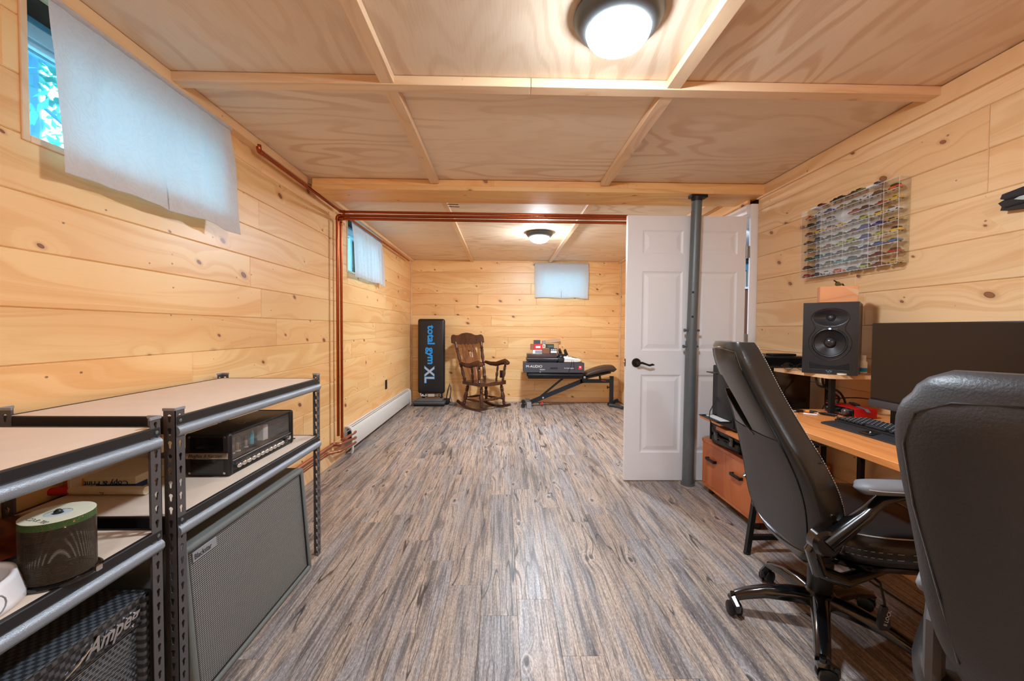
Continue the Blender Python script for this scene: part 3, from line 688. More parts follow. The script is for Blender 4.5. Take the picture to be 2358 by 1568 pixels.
# ================================================================ LEFT SIDE: SHELF UNITS
def keyhole_flange(w, h, pitch, thick):
    """perforated strip, x 0..w, z 0..h, y 0..thick, with keyhole slots; returns MB"""
    b = MB(); n = int(h/pitch); z0 = (h-n*pitch)/2; xc = w/2
    R, rs = .0062, .0030
    key = [(R*cos(radians(a)), .004+R*sin(radians(a))) for a in (-50, -5, 40, 90, 140, 185, 230)]+[(-rs, -.011), (0, -.0135), (rs, -.011)]
    k = len(key)
    for y in (0, thick):
        if z0 > 1e-4:
            for (a, c) in ((0, z0), (h-z0, h)): b.add([(0, y, a), (w, y, a), (w, y, c), (0, y, c)], [(0, 1, 2, 3)])
        for i in range(n):
            zc = z0+(i+.5)*pitch; H = pitch/2; W = w/2
            out = [(W, -.002), (W, .004), (W, H), (0, H), (-W, H), (-W, .004), (-W, -.002), (-W, -H), (0, -H), (W, -H)]
            ring = key
            vs = [(xc+a, y, zc+c) for a, c in ring]+[(xc+a, y, zc+c) for a, c in out]
            b.add(vs, [(j, (j+1) % k, k+(j+1) % k, k+j) for j in range(k)])
    for i in range(n):   # slot walls
        zc = z0+(i+.5)*pitch
        b.add([(xc+a, y, zc+c) for y in (0, thick) for a, c in key], [(j, (j+1) % k, k+(j+1) % k, k+j) for j in range(k)])
    b.add([(x, y, z) for x in (0, w) for y in (0, thick) for z in (0, h)], [(0, 1, 3, 2), (4, 5, 7, 6), (0, 2, 6, 4), (1, 3, 7, 5)])
    return b
def post_mesh(h, sx, sy):
    """L-angle post, corner at origin; flanges run toward sx and sy"""
    w = .034; f = keyhole_flange(w, h, .0381, .0018)
    b = MB()
    b.add([(sx*x, sy*y, z) for x, y, z in f.v], f.f)
    b.add([(sx*y, sy*x, z) for x, y, z in f.v], f.f)
    return b
def shelf_unit(label, y0, y1, x0, x1, zs, top):
    t = thing('shelving_unit', label, 'shelving', (x0, y0, 0)); D = x1-x0; Wd = y1-y0
    for (cx, cy, sx, sy) in ((0, 0, 1, 1), (D, 0, -1, 1), (0, Wd, 1, -1), (D, Wd, -1, -1)):
        p = post_mesh(top, sx, sy); o = p.build('post', POST, t, loc=(cx, cy, 0), ang=25)
        b = MB(); b.rbox(min(-.001*sx, sx*.036), max(-.001*sx, sx*.036), min(-sy*.002, sy*.003), max(-sy*.002, sy*.003), top-.004, top+.004, .001, 1); b.rbox(min(-sx*.002, sx*.003), max(-sx*.002, sx*.003), min(-sy*.001, sy*.036), max(-sy*.001, sy*.036), top-.004, top+.004, .001, 1)
        b.build('post_cap', GREYP, o)
    for z in zs:
        MB().rbox(.006, D-.006, .004, Wd-.004, z-.011, z, .0015, 1).build('shelf_board', MDF, t)
        for side, xf in ((1, D), (-1, 0)):
            # hammered rail: rounded lower bar with dark lip above
            pr = [(-.004, -.0), (-.004, -.026), (.004, -.030), (.0085, -.036), (.0095, -.046), (.004, -.056), (-.006, -.058), (-.008, -.052), (-.012, -.0)]
            o = [(xf+side*a, z+c) for a, c in pr]
            MB().prism(o, .004, Wd-.004, 'xz').build('rail', HAMMER, t, ang=50)
            a, c = sorted((xf-side*.012, xf+side*.0015)); MB().rbox(a, c, .003, Wd-.003, z-.024, z+.001, .002, 1).build('shelf_lip', LIP, t)
            b = MB()
            for yy in (.016, Wd-.016):
                for dz in (-.012, -.050): b.axis((xf+side*.0005, yy, z+dz), (xf+side*.0035, yy, z+dz), [(0, .005), (.7, .005), (1, .003)], 10)
            b.build('rivet', STEEL, t)
        for yf, sd in ((0, 1), (Wd, -1)):
            a, c = sorted((yf+sd*.001, yf+sd*.012)); MB().rbox(.004, D-.004, a, c, z-.05, z+.001, .002, 1).build('end_rail', LIP, t)
    return t
U1 = shelf_unit('black and grey metal shelving unit holding the amplifier head and grey speaker cabinet', 1.19, 2.115, -1.425, -.934, (.903, .612), .925)
U2 = shelf_unit('nearest grey metal shelving unit holding the disc spindle, left edge of photo', .20, 1.140, -1.425, -.934, (.888, .606), .915)

# amplifier head
t = thing('amplifier_head', 'black amplifier head with clear front window and glowing row of chrome knobs', 'amplifier', (-1.16, 1.515, .6135))
A, Bw, Hh = .165, .46, .158       # depth (x), width (y), height
for y_ in (0, Bw-.022): MB().rbox(0, A, y_, y_+.022, 0, Hh, .012, 3).build('end_frame', BLACK, t)
b = MB().rbox(.004, A-.004, .02, Bw-.02, Hh-.010, Hh-.002, .003, 2); b.rbox(.004, A-.004, .02, Bw-.02, .004, .014, .003, 2); b.rbox(.004, .012, .02, Bw-.02, .006, Hh-.006, .002, 1); b.build('casing', BLACKM, t)
b = MB(); 
for z0, z1 in ((.012, .066), (.088, .146)): b.rbox(.022, A-.022, -.0015, .001, z0, z1, .001, 1)
b.build('side_grip', BLACKG, t)
b = MB().rbox(.008, A-.006, -.005, -.001, .066, .088, .0015, 1); b.build('name_plate', CHROME, t)
text('Hughes & Kettner', .0165, 'lettering', BLACK, t, basis((1, 0, 0), (0, 0, 1), (.018, -.0053, .0725)), shear=.3)
b = MB()
for x in (.02, A-.02):
    for z in (.014, .144): b.axis((x, 0, z), (x, -.003, z), [(0, .005), (1, .004)], 8)
b.build('screw', CHROME, t)
MB().rbox(A-.030, A-.004, .02, Bw-.02, .012, .052, .002, 1).build('control_panel', BLACKM, t)
MB().rbox(A-.009, A-.0075, .022, Bw-.022, .052, Hh-.012, .0003, 1).build('front_window', ACRYL, t)
MB().box(.045, .05, .022, Bw-.022, .052, Hh-.012).build('inner_panel', simple('brushed_grey_panel', (120, 118, 116), .35, .6), t)
MB().rbox(A-.006, A-.003, .022, Bw-.022, .0505, .0535, .001, 1).build('window_edge', CHROME, t)
for i in range(12):
    y = .045+i*.030
    k = MB().axis((A-.004, y, .031), (A+.012, y, .031), [(0, .0105), (.2, .0115), (.75, .0105), (1, .007)], 14).build('knob', CHROME if i != 11 else BLACKG, t)
MB().axis((A-.004, .415, .035), (A+.004, .415, .035), [(0, .011), (1, .009)], 14).build('power_switch', CHROME, t)
for i, (y, mat, r, hh) in enumerate(((.11, TUBEG, .012, .062), (.145, TUBEG, .012, .062), (.20, TUBEG, .009, .045), (.235, BLUEP, .010, .060))):
    o = MB().axis((.10, y, .055), (.10, y, .055+hh), [(0, r*.8), (.1, r), (.8, r), (.95, r*.6), (1, .002)], 16).build('valve', mat if mat is not BLUEP else simple('teal_capacitor', (30, 150, 170), .3), t)
    if mat is TUBEG: MB().axis((.10, y, .052), (.10, y, .058+hh*.45), [(0, r*.9), (.15, r*.9), (.16, r*.4), (1, r*.45)], 10).build('electrode', SILVERP, o)
MB().rbox(.09, .12, .29, .325, .054, .12, .002, 1).build('transformer', SILVERP, t)
text('Deluxe', .05, 'lettering', BRONZE, t, basis((0, 1, 0), (-1, 0, 0), (.11, .16, Hh-.0018)), shear=.3, ext=.0002)
MB().box(-.001, .0, .03, .2, .05, .1).build('rear_label', GREYP, t)

# grey cabinet with salt-and-pepper grille
def slab_box(b, xf0, xf1, xb, y0, y1, z0, z1, r=.012):
    pass
t = thing('speaker_cabinet', 'grey guitar speaker cabinet with woven salt-and-pepper grille under the shelf', 'speaker cabinet', (-.915, 1.235, .004))
Wc, Hc = .745, .487; lean = .038
def shear_x(b): b.v = [(x-lean*z/Hc if x > -.2 else x, y, z) for x, y, z in b.v]; return b
b = MB()
for bx_ in ((-.32, 0, 0, .022, 0, Hc), (-.32, 0, Wc-.022, Wc, 0, Hc), (-.32, 0, .01, Wc-.01, Hc-.022, Hc), (-.32, 0, .01, Wc-.01, 0, .022)): b.rbox(*bx_, r=.009, seg=3)
b.box(-.31, -.29, .02, Wc-.02, .02, Hc-.02)
shear_x(b).build('cabinet', TOLEX, t, ang=50)
MB().v
b = MB(); b.box(-.03, -.012, .02, Wc-.02, .02, Hc-.02); shear_x(b).build('grille', GRILLE, t)
b = MB()
for q in (((-.008, .0245, .024), (-.008, Wc-.0245, .024)), ((-.008, .0245, Hc-.024), (-.008, Wc-.0245, Hc-.024)), ((-.008, .0245, .024), (-.008, .0245, Hc-.024)), ((-.008, Wc-.0245, .024), (-.008, Wc-.0245, Hc-.024))): b.tube(q, .003, 6)
shear_x(b).build('piping', BLACK, t)
b = MB(); b.rbox(-.012, -.006, .043, .148, .425, .456, .001, 1); shear_x(b).build('badge', GREYP, t)
text('Blackstar', .024, 'lettering', BLACK, t, basis((0, 1, 0), (-lean/Hc, 0, 1), (-.006-lean*.434/Hc+.0006, .047, .433)), ext=.0004, sx=.86)
for y in (.06, Wc-.06):
    MB().rbox(-.28, -.24, y-.02, y+.02, -.004, .001, .001, 1).build('foot', BLACK, t)

# near cabinet with silver wires, standing under the nearest shelf
t = thing('speaker_cabinet', 'black speaker cabinet with silver wire grille under the nearest shelf', 'speaker cabinet', (-.95, .40, .03))
Wc2, Hc2 = .715, .422
b = MB()
for bx_ in ((-.30, 0, 0, .02, 0, Hc2), (-.30, 0, Wc2-.02, Wc2, 0, Hc2), (-.30, 0, .0, Wc2, Hc2-.018, Hc2), (-.30, 0, .0, Wc2, 0, .02)): b.rbox(*bx_, r=.006, seg=2)
b.box(-.30, -.28, .01, Wc2-.01, .01, Hc2-.01); b.build('cabinet', CARBON, t)
MB().rbox(-.299, -.003, .004, Wc2-.004, Hc2-.002, Hc2+.001, .0005, 1).build('top_cover', CARBONT, t)
MB().box(-.018, -.008, .018, Wc2-.018, Hc2-.075, Hc2-.016).build('logo_strip', CARBON, t)
MB().box(-.028, -.020, .018, Wc2-.018, .018, Hc2-.07).build('grille', DARKCLOTH, t)
b = MB()
for i in range(30):
    z = .03+i*.0108
    if z < Hc2-.078: b.tube([(-.017, .02, z), (-.017, Wc2-.02, z)], .0013, 5)
b.build('grille_wires', CHROME, t, kind='stuff')
MB().tube([(-.008, .02, Hc2-.076), (-.008, Wc2-.02, Hc2-.076)], .0025, 6).build('trim_strip', BLACKG, t)
b = MB()
text('Ampeg', .050, 'logo', CHROME, t, basis((0, 1, 0), (0, 0, 1), (-.004, .545, Hc2-.057)), ext=.0025, shear=.45, offset=.0012, sx=.92)
b = MB().tube([(-.004, .50, Hc2-.066), (-.004, .53, Hc2-.055), (-.004, .56, Hc2-.038)], [.001, .003, .002], 6); b.build('logo', CHROME, t)
b = MB(); b.tube([(-.06, .30, Hc2+.002), (-.06, .31, Hc2+.018), (-.06, .37, Hc2+.022), (-.06, .41, Hc2+.018), (-.06, .42, Hc2+.002)], [.01, .009, .008, .009, .01], 8, flat=.5); b.build('handle', CHROME, t)
for x in (-.05, -.25):
    for y in (.06, Wc2-.06): MB().axis((x, y-.01, -.0085), (x, y+.01, -.0085), [(0, .02), (1, .02)], 14).build('caster', BLACK, t)

# disc spindle
t = thing('disc_spindle', 'stack of recordable discs on a black spindle base, nearest shelf', 'disc spindle', (-.985, .925, .607))
MB().lathe([(.001, 0), (.069, 0), (.070, .004), (.066, .007), (.063, .008), (.001, .008)], 40).build('base', BLACKG, t)
b = MB()
for i in range(44):
    z = .009+i*.0026; b.lathe([(.0595, z), (.0605, z+.0007), (.0605, z+.0014), (.0595, z+.002)], 40, caps=False)
b.build('discs', SMOKE, t, kind='stuff')
b = MB()
for i in range(7):
    z = .1238+i*.0022; b.lathe([(.0595, z), (.0605, z+.0006), (.0605, z+.0013), (.0595, z+.0018)], 40, caps=False)
b.build('green_discs', GREENC, t, kind='stuff', label='green-tinted upper discs')
b = MB().lathe([(.0605, .1390), (.0605, .1402), (.023, .1402)], 40, caps=False); b.build('top_disc', DISC, t)
MB().lathe([(.023, .1395), (.018, .1399), (.009, .1397)], 30, caps=False).build('disc_ring', simple('clear_disc_ring', (205, 214, 218), .2), t)
MB().lathe([(.008, .1), (.0075, .144), (.004, .148), (.001, .1485)], 16).build('spindle', BLACK, t)
text('CD-R 700', .015, 'lettering', BRONZE, t, basis((.96, -.28, 0), (.28, .96, 0), (-.033, -.036, .1404)), ext=.0001)
MB().rbox(.060, .072, .01, .025, .0, .012, .002, 1).build('clip', CHROME, t)

# copper plate with handle, white object, red multitool
t = thing('copper_tray', 'crumpled copper-coloured metal tray behind the disc stack', 'tray', (-1.235, .98, .6075), radians(8))
def crum(u, v): return (-.14+.27*u+.01*sin(v*9), -.28+.44*v, .028+.012*sin(u*7+v*4)*(1 if 0 < u < 1 else .2)+.016*(1-u)+.014*abs(sin(v*6)))
MB().grid(crum, 16, 20).build('sheet', COPPER, t, ang=60, recalc=False)
b = MB().rbox(-.14, .10, -.27, .14, 0, .022, .006, 2); b.build('underside', BLACK, t)
b = MB().tube([(.10, .16, .034), (.125, .13, .045), (.13, .05, .04)], .004, 6); b.build('rim', COPPER, t)
MB().rbox(.11, .135, -.08, .06, .001, .03, .004, 2).build('black_lip', BLACK, t)
t = thing('headphones', 'white curved plastic headset piece at the left edge of the nearest shelf', 'headset', (-1.03, .775, .607))
b = MB(); b.grid(lambda u, v: (.10*cos(-.4+2.2*u)*(1-.12*v)-.02, .13*sin(-.4+2.2*u)*(1-.12*v)-.01, .002+.055*v), 18, 6)
o = b.build('band', WHITE, t, ang=0, recalc=False); o.data.shade_smooth(); md = o.modifiers.new('s', 'SOLIDIFY'); md.thickness = .010
MB().axis((-.04, -.02, .001), (-.04, -.02, .05), [(0, .05), (1, .045)], 20).build('cushion', BLACK, t)
MB().tube([(.088+.002*cos(a*.42)*0, -.005+.02*cos(a*.42), .030+.02*sin(a*.42)) for a in range(15)], .0015, 6, closed=True).build('button', GREYP, t)
t = thing('pocket_tool', 'red folding pocket tool on the top board at the left edge', 'tool', (-1.095, .865, .8895), radians(-25))
b = MB(); b.prism([(-.05, -.012), (.035, -.014), (.05, -.004), (.045, .010), (-.05, .014)], .018, .026); b.prism([(-.05, -.012), (.045, -.016), (.06, -.006), (.05, .008), (-.05, .014)], 0, .006); b.build('handle', RED, t)
b = MB()
for k in range(3): b.rbox(-.04, .038+.004*k, -.010, .010, .007+.0036*k, .0092+.0036*k, .0005, 1)
b.build('blade', CHROME, t)

# stuff at the back of the middle shelf
o = thing('paper_ream', 'yellow and white ream of copy paper with upside-down print on the middle shelf', 'paper', (-1.335, 1.49, .6135), radians(3))
MB().rbox(-.14, .10, -.10, .11, 0, .045, .004, 2).build('wrapper', CREAM, o)
MB().rbox(-.1405, -.06, -.1015, .10, .004, .042, .002, 1).build('orange_panel', ORANGEP, o); 
text('Copy & Print', .026, 'lettering', BLUE, o, basis((-1, 0, 0), (0, 0, -1), (.078, -.1015, .032)), ext=.0006)
MB().rbox(-.02, .1005, -.1012, -.05, .001, .020, .001, 1).build('blue_band', BLUE, o)
t = thing('tube_wrapper', 'white and red rolled tube lying in front of the copy paper', 'tube', (-1.28, 1.355, .6275), radians(0))
MB().axis((-.13, 0, 0), (.12, .0, 0), [(0, .008), (.1, .0135), (1, .0135)], 14).build('tube', CREAM, t); MB().axis((-.24, -.02, -.002), (-.125, 0, 0), [(0, .010), (1, .0138)], 14).build('red_cap', REDP, t)
text('CJ', .017, 'lettering', BLACK, t, basis((1, 0, 0), (0, .3, 1), (-.02, -.0138, -.004)), ext=.0004)
t = thing('snack_bag', 'blue and red foil bag lying beside the amplifier head', 'bag', (-1.27, 1.66, .614), radians(10))
def bag(u, v): 
    a = u*2*pi; return (.10*cos(a)*(1-.15*v*v), (v-.5)*.20, .032+.028*sin(a)*sin(pi*max(.06, min(.94, v))))
MB().grid(bag, 20, 12, cu=True).build('bag', BLUE, t); MB().box(-.05, .09, -.03, .03, .001, .008).build('red_stripe', REDP, t)
MB().rbox(-1.40, -1.12, 1.40, 1.62, .0, .0, .0) if False else None
t = thing('cardboard_sheet', 'folded beige cardboard sheet standing at the back of the middle shelf', 'cardboard', (-1.40, 1.40, .6135))
MB().rbox(-.008, .004, -.05, .30, 0, .11, .002, 1).build('sheet', MDF, t)
t = thing('remote_clip', 'small black metal clip lying at the far end of the middle shelf', 'clip', (-1.05, 2.035, .6135), radians(-20))
b = MB(); b.tube([(-.03, -.006, .003), (.03, -.006, .003), (.03, .008, .003), (-.03, .008, .003)], .0022, 6, closed=True); b.build('clip', BLACK, t)
t = thing('guitar_pick_puck', 'small black knob on the rear edge of the middle shelf', 'knob', (-1.22, 2.06, .6135)); MB().lathe([(.008, 0), (.008, .004), (.013, .006), (.013, .012), (.001, .014)], 14).build('knob', BLACK, t)
t = thing('cable_loop', 'white padded strap looped behind the grey cabinet', 'strap', (-1.29, 1.93, .30))
MB().tube([(.0, -.03, .0), (.0, -.03, .16), (.0, .0, .22), (.0, .04, .23), (.0, .07, .20), (.0, .08, .1), (.0, .08, -.1), (0, .08, -.29)], .014, 8, flat=.35).build('strap', GREYCLOTH, t)

# ================================================================ RIGHT SIDE
# desk
t = thing('desk', 'orange-brown desk along the right wall carrying keyboard and monitor', 'desk', (1.265, .20, 0))
DZ, DL = .74, 1.98
MB().rbox(0, .645, 0, DL, DZ-.026, DZ, .002, 1).build('desktop', DESKW, t)
for y in (.06, DL-.09):
    b = MB(); b.tube([(.01, y, .0), (.055, y, .36), (.06, y, DZ-.03)], .0165, 4); b.build('leg', BLACKM, t)
    b = MB(); b.tube([(.60, y, .0), (.60, y, DZ-.03)], .0165, 4); b.build('leg', BLACKM, t)
    MB().rbox(.03, .60, y-.012, y+.012, .075, .10, .002, 1).build('cross_bar', BLACKM, t)
    MB().rbox(.03, .60, y-.015, y+.015, DZ-.05, DZ-.026, .002, 1).build('top_bar', BLACKM, t)
    MB().lathe([(.016, 0), (.018, .004), (.016, .012)], 12, Matrix.Translation((.010, y, .0))).build('foot', BLACK, t)
MB().rbox(.60, .625, .06, DL-.09, .02, .40, .002, 1).build('modesty_panel', BLACKM, t) if False else None
# low cabinet with raised shelf
t = thing('storage_cabinet', 'low reddish wood cabinet with two black-handled doors beside the steel pole', 'cabinet', (1.45, 2.32, 0))
MB().rbox(0, .44, 0, .62, .05, .068, .001, 1).build('bottom', CABW, t)
MB().rbox(-.004, .44, -.002, .622, .362, .384, .001, 1).build('top', CABW, t)
b = MB(); b.box(.012, .44, 0, .016, .068, .362); b.box(.012, .44, .604, .62, .068, .362); b.box(.425, .44, .016, .604, .068, .362); b.build('side_panel', CABW, t)
for y0, y1 in ((.002, .31), (.312, .618)):
    d_ = MB().rbox(0, .014, y0, y1, .070, .360, .001, 1).build('door', CABW, t)
    yc = (y0+y1)/2+.01
    b = MB(); b.rbox(-.026, -.014, yc-.055, yc+.055, .255, .273, .002, 2); b.rbox(-.02, 0, yc-.055, yc-.045, .255, .273, .001, 1); b.rbox(-.02, 0, yc+.045, yc+.055, .255, .273, .001, 1); b.build('handle', BLACKM, d_)
for x in (.05, .40):
    for y in (.05, .57): MB().lathe([(.02, 0), (.022, .03), (.022, .05)], 12, Matrix.Translation((x, y, 0))).build('foot', BLACK, t)
sh = thing('raised_shelf', 'raised orange-brown shelf over the low cabinet carrying the computer tower', 'shelf', (1.345, 2.26, 0))
MB().rbox(0, .545, 0, .30, .535, .558, .002, 1).build('board', DESKW, sh); MB().rbox(.07, .545, .3015, .66, .535, .558, .002, 1).build('board', DESKW, sh)
for x, y in ((.15, .08), (.52, .08), (.15, .64), (.52, .64)): MB().rbox(x-.01, x+.01, y-.01, y+.01, .3845, .535, .001, 1).build('post', BLACKM, sh)
# hard case on the cabinet
t = thing('hard_case', 'black plastic hard case sitting on the low cabinet under the shelf', 'case', (1.455, 2.66, .3855), radians(5))
MB().rbox(0, .15, -.15, .15, 0, .062, .018, 3).build('body', BLACK, t); MB().rbox(-.002, .152, -.152, .152, .066, .144, .02, 3).build('lid', BLACK, t)
b = MB(); 
for y in (-.08, .08): b.rbox(-.010, .0, y-.02, y+.02, .035, .09, .004, 2)
b.build('latch', BLACKG, t); MB().tube([(-.004, -.04, .05), (-.022, -.035, .06), (-.022, .035, .06), (-.004, .04, .05)], .005, 8).build('handle', BLACK, t)
# tower
t = thing('computer_tower', 'tall black computer tower behind the speaker riser', 'computer', (1.36, 2.37, .5585))
MB().rbox(0, .44, 0, .21, .012, .452, .004, 2).build('case', BLACK, t); MB().rbox(.006, .43, -.003, .001, .02, .445, .001, 1).build('side_panel', BLACKG, t)
MB().rbox(-.006, .001, .01, .20, .02, .445, .003, 2).build('front_panel', BLACKM, t)
b = MB(); [b.cyl((x, y, 0), (x, y, .012), .015) for x in (.05, .38) for y in (.03, .18)]; b.build('foot', BLACK, t)
t = thing('hard_drive', 'slim black drive with cable lying on the computer tower', 'drive', (1.60, 2.43, 1.0115)); MB().rbox(-.01, .13, -.035, .035, 0, .014, .003, 2).build('shell', BLACKM, t)
MB().tube([(-.01, 0, .008), (-.06, .0, .012), (-.10, -.01, .016), (-.16, .0, .028), (-.20, .02, .025), (-.24, .05, .004)], .0028, 6).build('cable', BLACK, t)
# printer
t = thing('printer', 'black printer with white paper in its extended tray beyond the chair back', 'printer', (1.40, 2.60, .5585))
MB().rbox(.02, .36, .0, .16, 0, .37, .008, 2).build('body', BLACKM, t)
MB().rbox(-.0, .022, .0, .03, .03, .36, .003, 1).build('side_arm', BLACK, t)
b = MB(); b.rbox(-.135, -.045, -.20, -.192, .055, .062, .002, 1); b.rbox(-.135, .022, .012, .02, .055, .062, .002, 1); b.rbox(-.137, -.127, -.20, .02, .055, .062, .002, 1); b.rbox(-.12, -.046, -.19, .015, .050, .055, .001, 1); b.build('paper_tray', BLACK, t)
MB().rbox(-.095, -.048, -.18, .010, .0555, .061, .0005, 1).build('paper', WHITEP, t)
MB().rbox(-.055, .0, -.02, .10, .325, .331, .002, 1).build('top_flap', BLACK, t)
MB().tube([(-.01, -.012, .30), (-.03, -.02, .20), (-.09, -.03, .09), (-.10, -.04, .05), (-.06, -.06, -.05), (.0, -.10, -.12), (.06, -.16, -.165), (.09, -.20, -.168)], .003, 6).build('power_cord', BLACK, t)

# riser, speaker
t = thing('monitor_riser', 'pale wood riser board on black posts holding the studio speaker', 'riser', (1.60, 1.975, DZ))
RH = .205
MB().prism([(0, .02), (.035, 0), (.29, -.005), (.29, .40), (-.03, .38), (-.035, .345)], RH-.018, RH).build('board', RISERW, t)
for x, y in ((.055, .06), (.26, .34)): MB().rbox(x-.013, x+.013, y-.008, y+.008, .001, RH-.018, .001, 1).build('post', BLACKM, t)
sc = thing('studio_speaker', 'black studio monitor speaker with round woofer on the wooden riser', 'speaker', (1.628, 2.025, DZ+RH+.0008), -radians(44))
# local: x along width (left->right seen from front), -y is front
SW, SH, SD = .222, .359, .27
bm = bmesh.new()
def front_depth(x, z):
    """sculpted baffle: waveguide oval, woofer ring recess"""
    d = 0.0
    e = ((x/.072)**2+((z-.283)/.043)**2)**.5
    if e < 1: d = max(d, .030*(1-e**1.6))
    r = math.hypot(x, z-.157)
    if r < .072: d = max(d, .004+.006)
    if r < .066: d = max(d, .010+.020*(1-r/.066)**.8)
    if r < .024: d = .013+.006*(r/.024)**2 *1.0
    # pinched surround
    return d
b = MB()
nxg, nzg = 75, 121
b.grid(lambda u, v: (-SW/2+SW*u, front_depth(-SW/2+SW*u, SH*v), SH*v), nxg, nzg)
b.add([(x*SW/2, y, z) for x in (-1, 1) for y in (0, SD) for z in (0, SH)], [(0, 1, 3, 2), (4, 5, 7, 6), (0, 2, 6, 4), (1, 3, 7, 5), (2, 3, 7, 6)])
b.build('cabinet', simple('speaker_body', (36, 36, 38), .38, coat=.1, var=.05), sc, ang=40, recalc=False)
MB().grid(lambda u, v: (.0645*v*cos(2*pi*u)+0, .0295-.0185*v**.9-.0005 if v > .36 else .0125-.001+.006*(v/.36)**2, .157+.0645*v*sin(2*pi*u)), 48, 20, cu=True).build('woofer_cone', simple('woofer_cone', (30, 30, 31), .28), sc, ang=0, recalc=False)
MB().tube([(.069*cos(a*2*pi/48), .006, .157+.069*sin(a*2*pi/48)) for a in range(48)], .0058, 10, closed=True).build('rubber_surround', simple('rubber', (16, 16, 17), .4), sc)
MB().sphere((0, .016, .157), .0225, .012, .0225, 24, 12).build('dust_cap', simple('dust_cap', (44, 44, 46), .22), sc)
MB().sphere((0, .026, .283), .014, .012, .014, 20, 10).build('tweeter', simple('tweeter', (70, 70, 74), .2, .3), sc)
MB().tube([(.0155*cos(a*2*pi/30), .022, .283+.0155*sin(a*2*pi/30)) for a in range(30)], .0022, 6, closed=True).build('tweeter_ring', BLACK, sc)
out = []
for a in range(0, 61):   # figure-eight outline groove
    th = -pi/2+pi*a/60; R = .086; R2x, R2z = .076, .048
    out.append((R*cos(th), R*sin(th)+.157))
right_ = [(x, z) for x, z in out if z < .215]
right_ += [(.060, .226), (.059, .236), (.066, .25)]
right_ += [(.0765*cos(t_), .283+.0475*sin(t_)) for t_ in [(-.45+(pi/2+.45)*k/16) for k in range(17)]]
loop = [(x, -.0004, z) for x, z in right_]+[(-x, -.0004, z) for x, z in reversed(right_[1:-1])]
MB().tube(loop, .0016, 6, closed=True).build('baffle_outline', BLACK, sc)
b = MB(); pz = [(-.080, .022), (.080, .022), (.080, .060), (.06, .052), (.03, .045), (0, .043), (-.03, .045), (-.06, .052), (-.080, .060)]
b.prism(pz, -.0012, .001, 'xz'); b.build('bass_port', simple('port_black', (4, 4, 4), .8), sc)
MB().tube([(-.082, -.001, .06), (-.082, -.001, .022), (.082, -.001, .022), (.082, -.001, .06)], .0014, 6).build('port_edge', simple('edge_sheen', (70, 70, 74), .25), sc)
MB().rbox(-.030, .030, -.0012, .0005, .2265, .2275, .0003, 1).build('light_bar', GREYP, sc)
MB().rbox(-.004, .004, -.0015, .0005, .2245, .2295, .001, 1).build('power_led', LED, sc)
MB().tube([(-.011, -.001, .019), (-.006, -.001, .014), (-.002, -.001, .012), (.002, -.001, .018), (.005, -.001, .018), (.007, -.001, .012), (.011, -.001, .012), (.011, -.001, .019)], .0009, 5).build('logo', simple('pale_blue_print', (120, 190, 215), .5), sc)
text('KALI', .006, 'lettering', GREYP, sc, basis((1, 0, 0), (0, 0, 1), (0, -.0006, .0045)), align='CENTER', ext=.0002)
for o_ in sc.children: o_.location.x += SW/2 if False else 0
# block and figurine
t = thing('wood_block', 'orange-brown solid wood block on top of the studio speaker', 'block', (1.70, 2.075, DZ+RH+SH+.0018), -radians(30))
MB().rbox(-.077, .077, -.045, .045, 0, .082, .002, 1).build('block', BLOCKW, t)
b = MB().prism([(.02, .078), (.077, .06), (.077, .03)], -.0456, -.0448, 'xz'); b.build('inlay', RISERW, t)
t = thing('brass_bell', 'tiny brass bell lying on the wood block below the clear case', 'bell', (1.70, 2.06, DZ+RH+SH+.084), radians(20))
MB().axis((-.018, 0, .012), (.012, 0, .010), [(0, .012), (.2, .0095), (.7, .007), (1, .003)], 16).build('bell', simple('brass', (120, 104, 70), .3, .9), t)
MB().tube([(.01, 0, .01), (.03, .005, .014), (.045, .006, .004)], .004, 7).build('handle', BRONZE, t)
MB().tube([(-.03, .01, .03), (-.02, .004, .022), (-.005, 0, .015)], .003, 6).build('cord', BLACK, t)
# glasses, bottle, puck
t = thing('eyeglasses', 'wire-framed glasses lying on the riser left of the speaker', 'glasses', (1.595, 2.215, DZ+RH+.0012), -radians(32))
for dx in (-.033, .033):
    b = MB().tube([(dx+.026*cos(a*pi/9), -.004, .021+.018*sin(a*pi/9)) for a in range(18)], .0013, 6, closed=True); r_ = b.build('rim', BRONZE, t)
    MB().axis((dx, -.0035, .021), (dx, -.0045, .021), [(0, .022), (1, .022)], 18).build('lens', GLASS, t)
    MB().tube([(dx*1.8, -.004, .025), (dx*1.9, .03, .022), (dx*1.5, .075, .006)], .0014, 6).build('temple', BRONZE, t)
MB().tube([(-.008, -.004, .025), (0, -.006, .028), (.008, -.004, .025)], .0013, 6).build('bridge', BRONZE, t)
t = thing('white_bottle', 'small white bottle with blue label beside the speaker on the riser', 'bottle', (1.852, 2.085, DZ+RH+.0012))
MB().lathe([(.018, 0), (.020, .004), (.020, .055), (.014, .064), (.012, .07)], 20).build('bottle', WHITE, t); MB().lathe([(.0203, .008), (.0205, .028)], 20, caps=False).build('label_band', BLUEP, t); MB().lathe([(.0145, .066), (.0145, .092), (.001, .093)], 18).build('cap', WHITEP, t)
t = thing('coin_puck', 'flat pale round puck at the front edge of the riser', 'puck', (1.662, 1.985, DZ+RH+.0008)); MB().lathe([(.018, 0), (.020, .003), (.019, .008), (.001, .009)], 20).build('puck', CREAM, t)

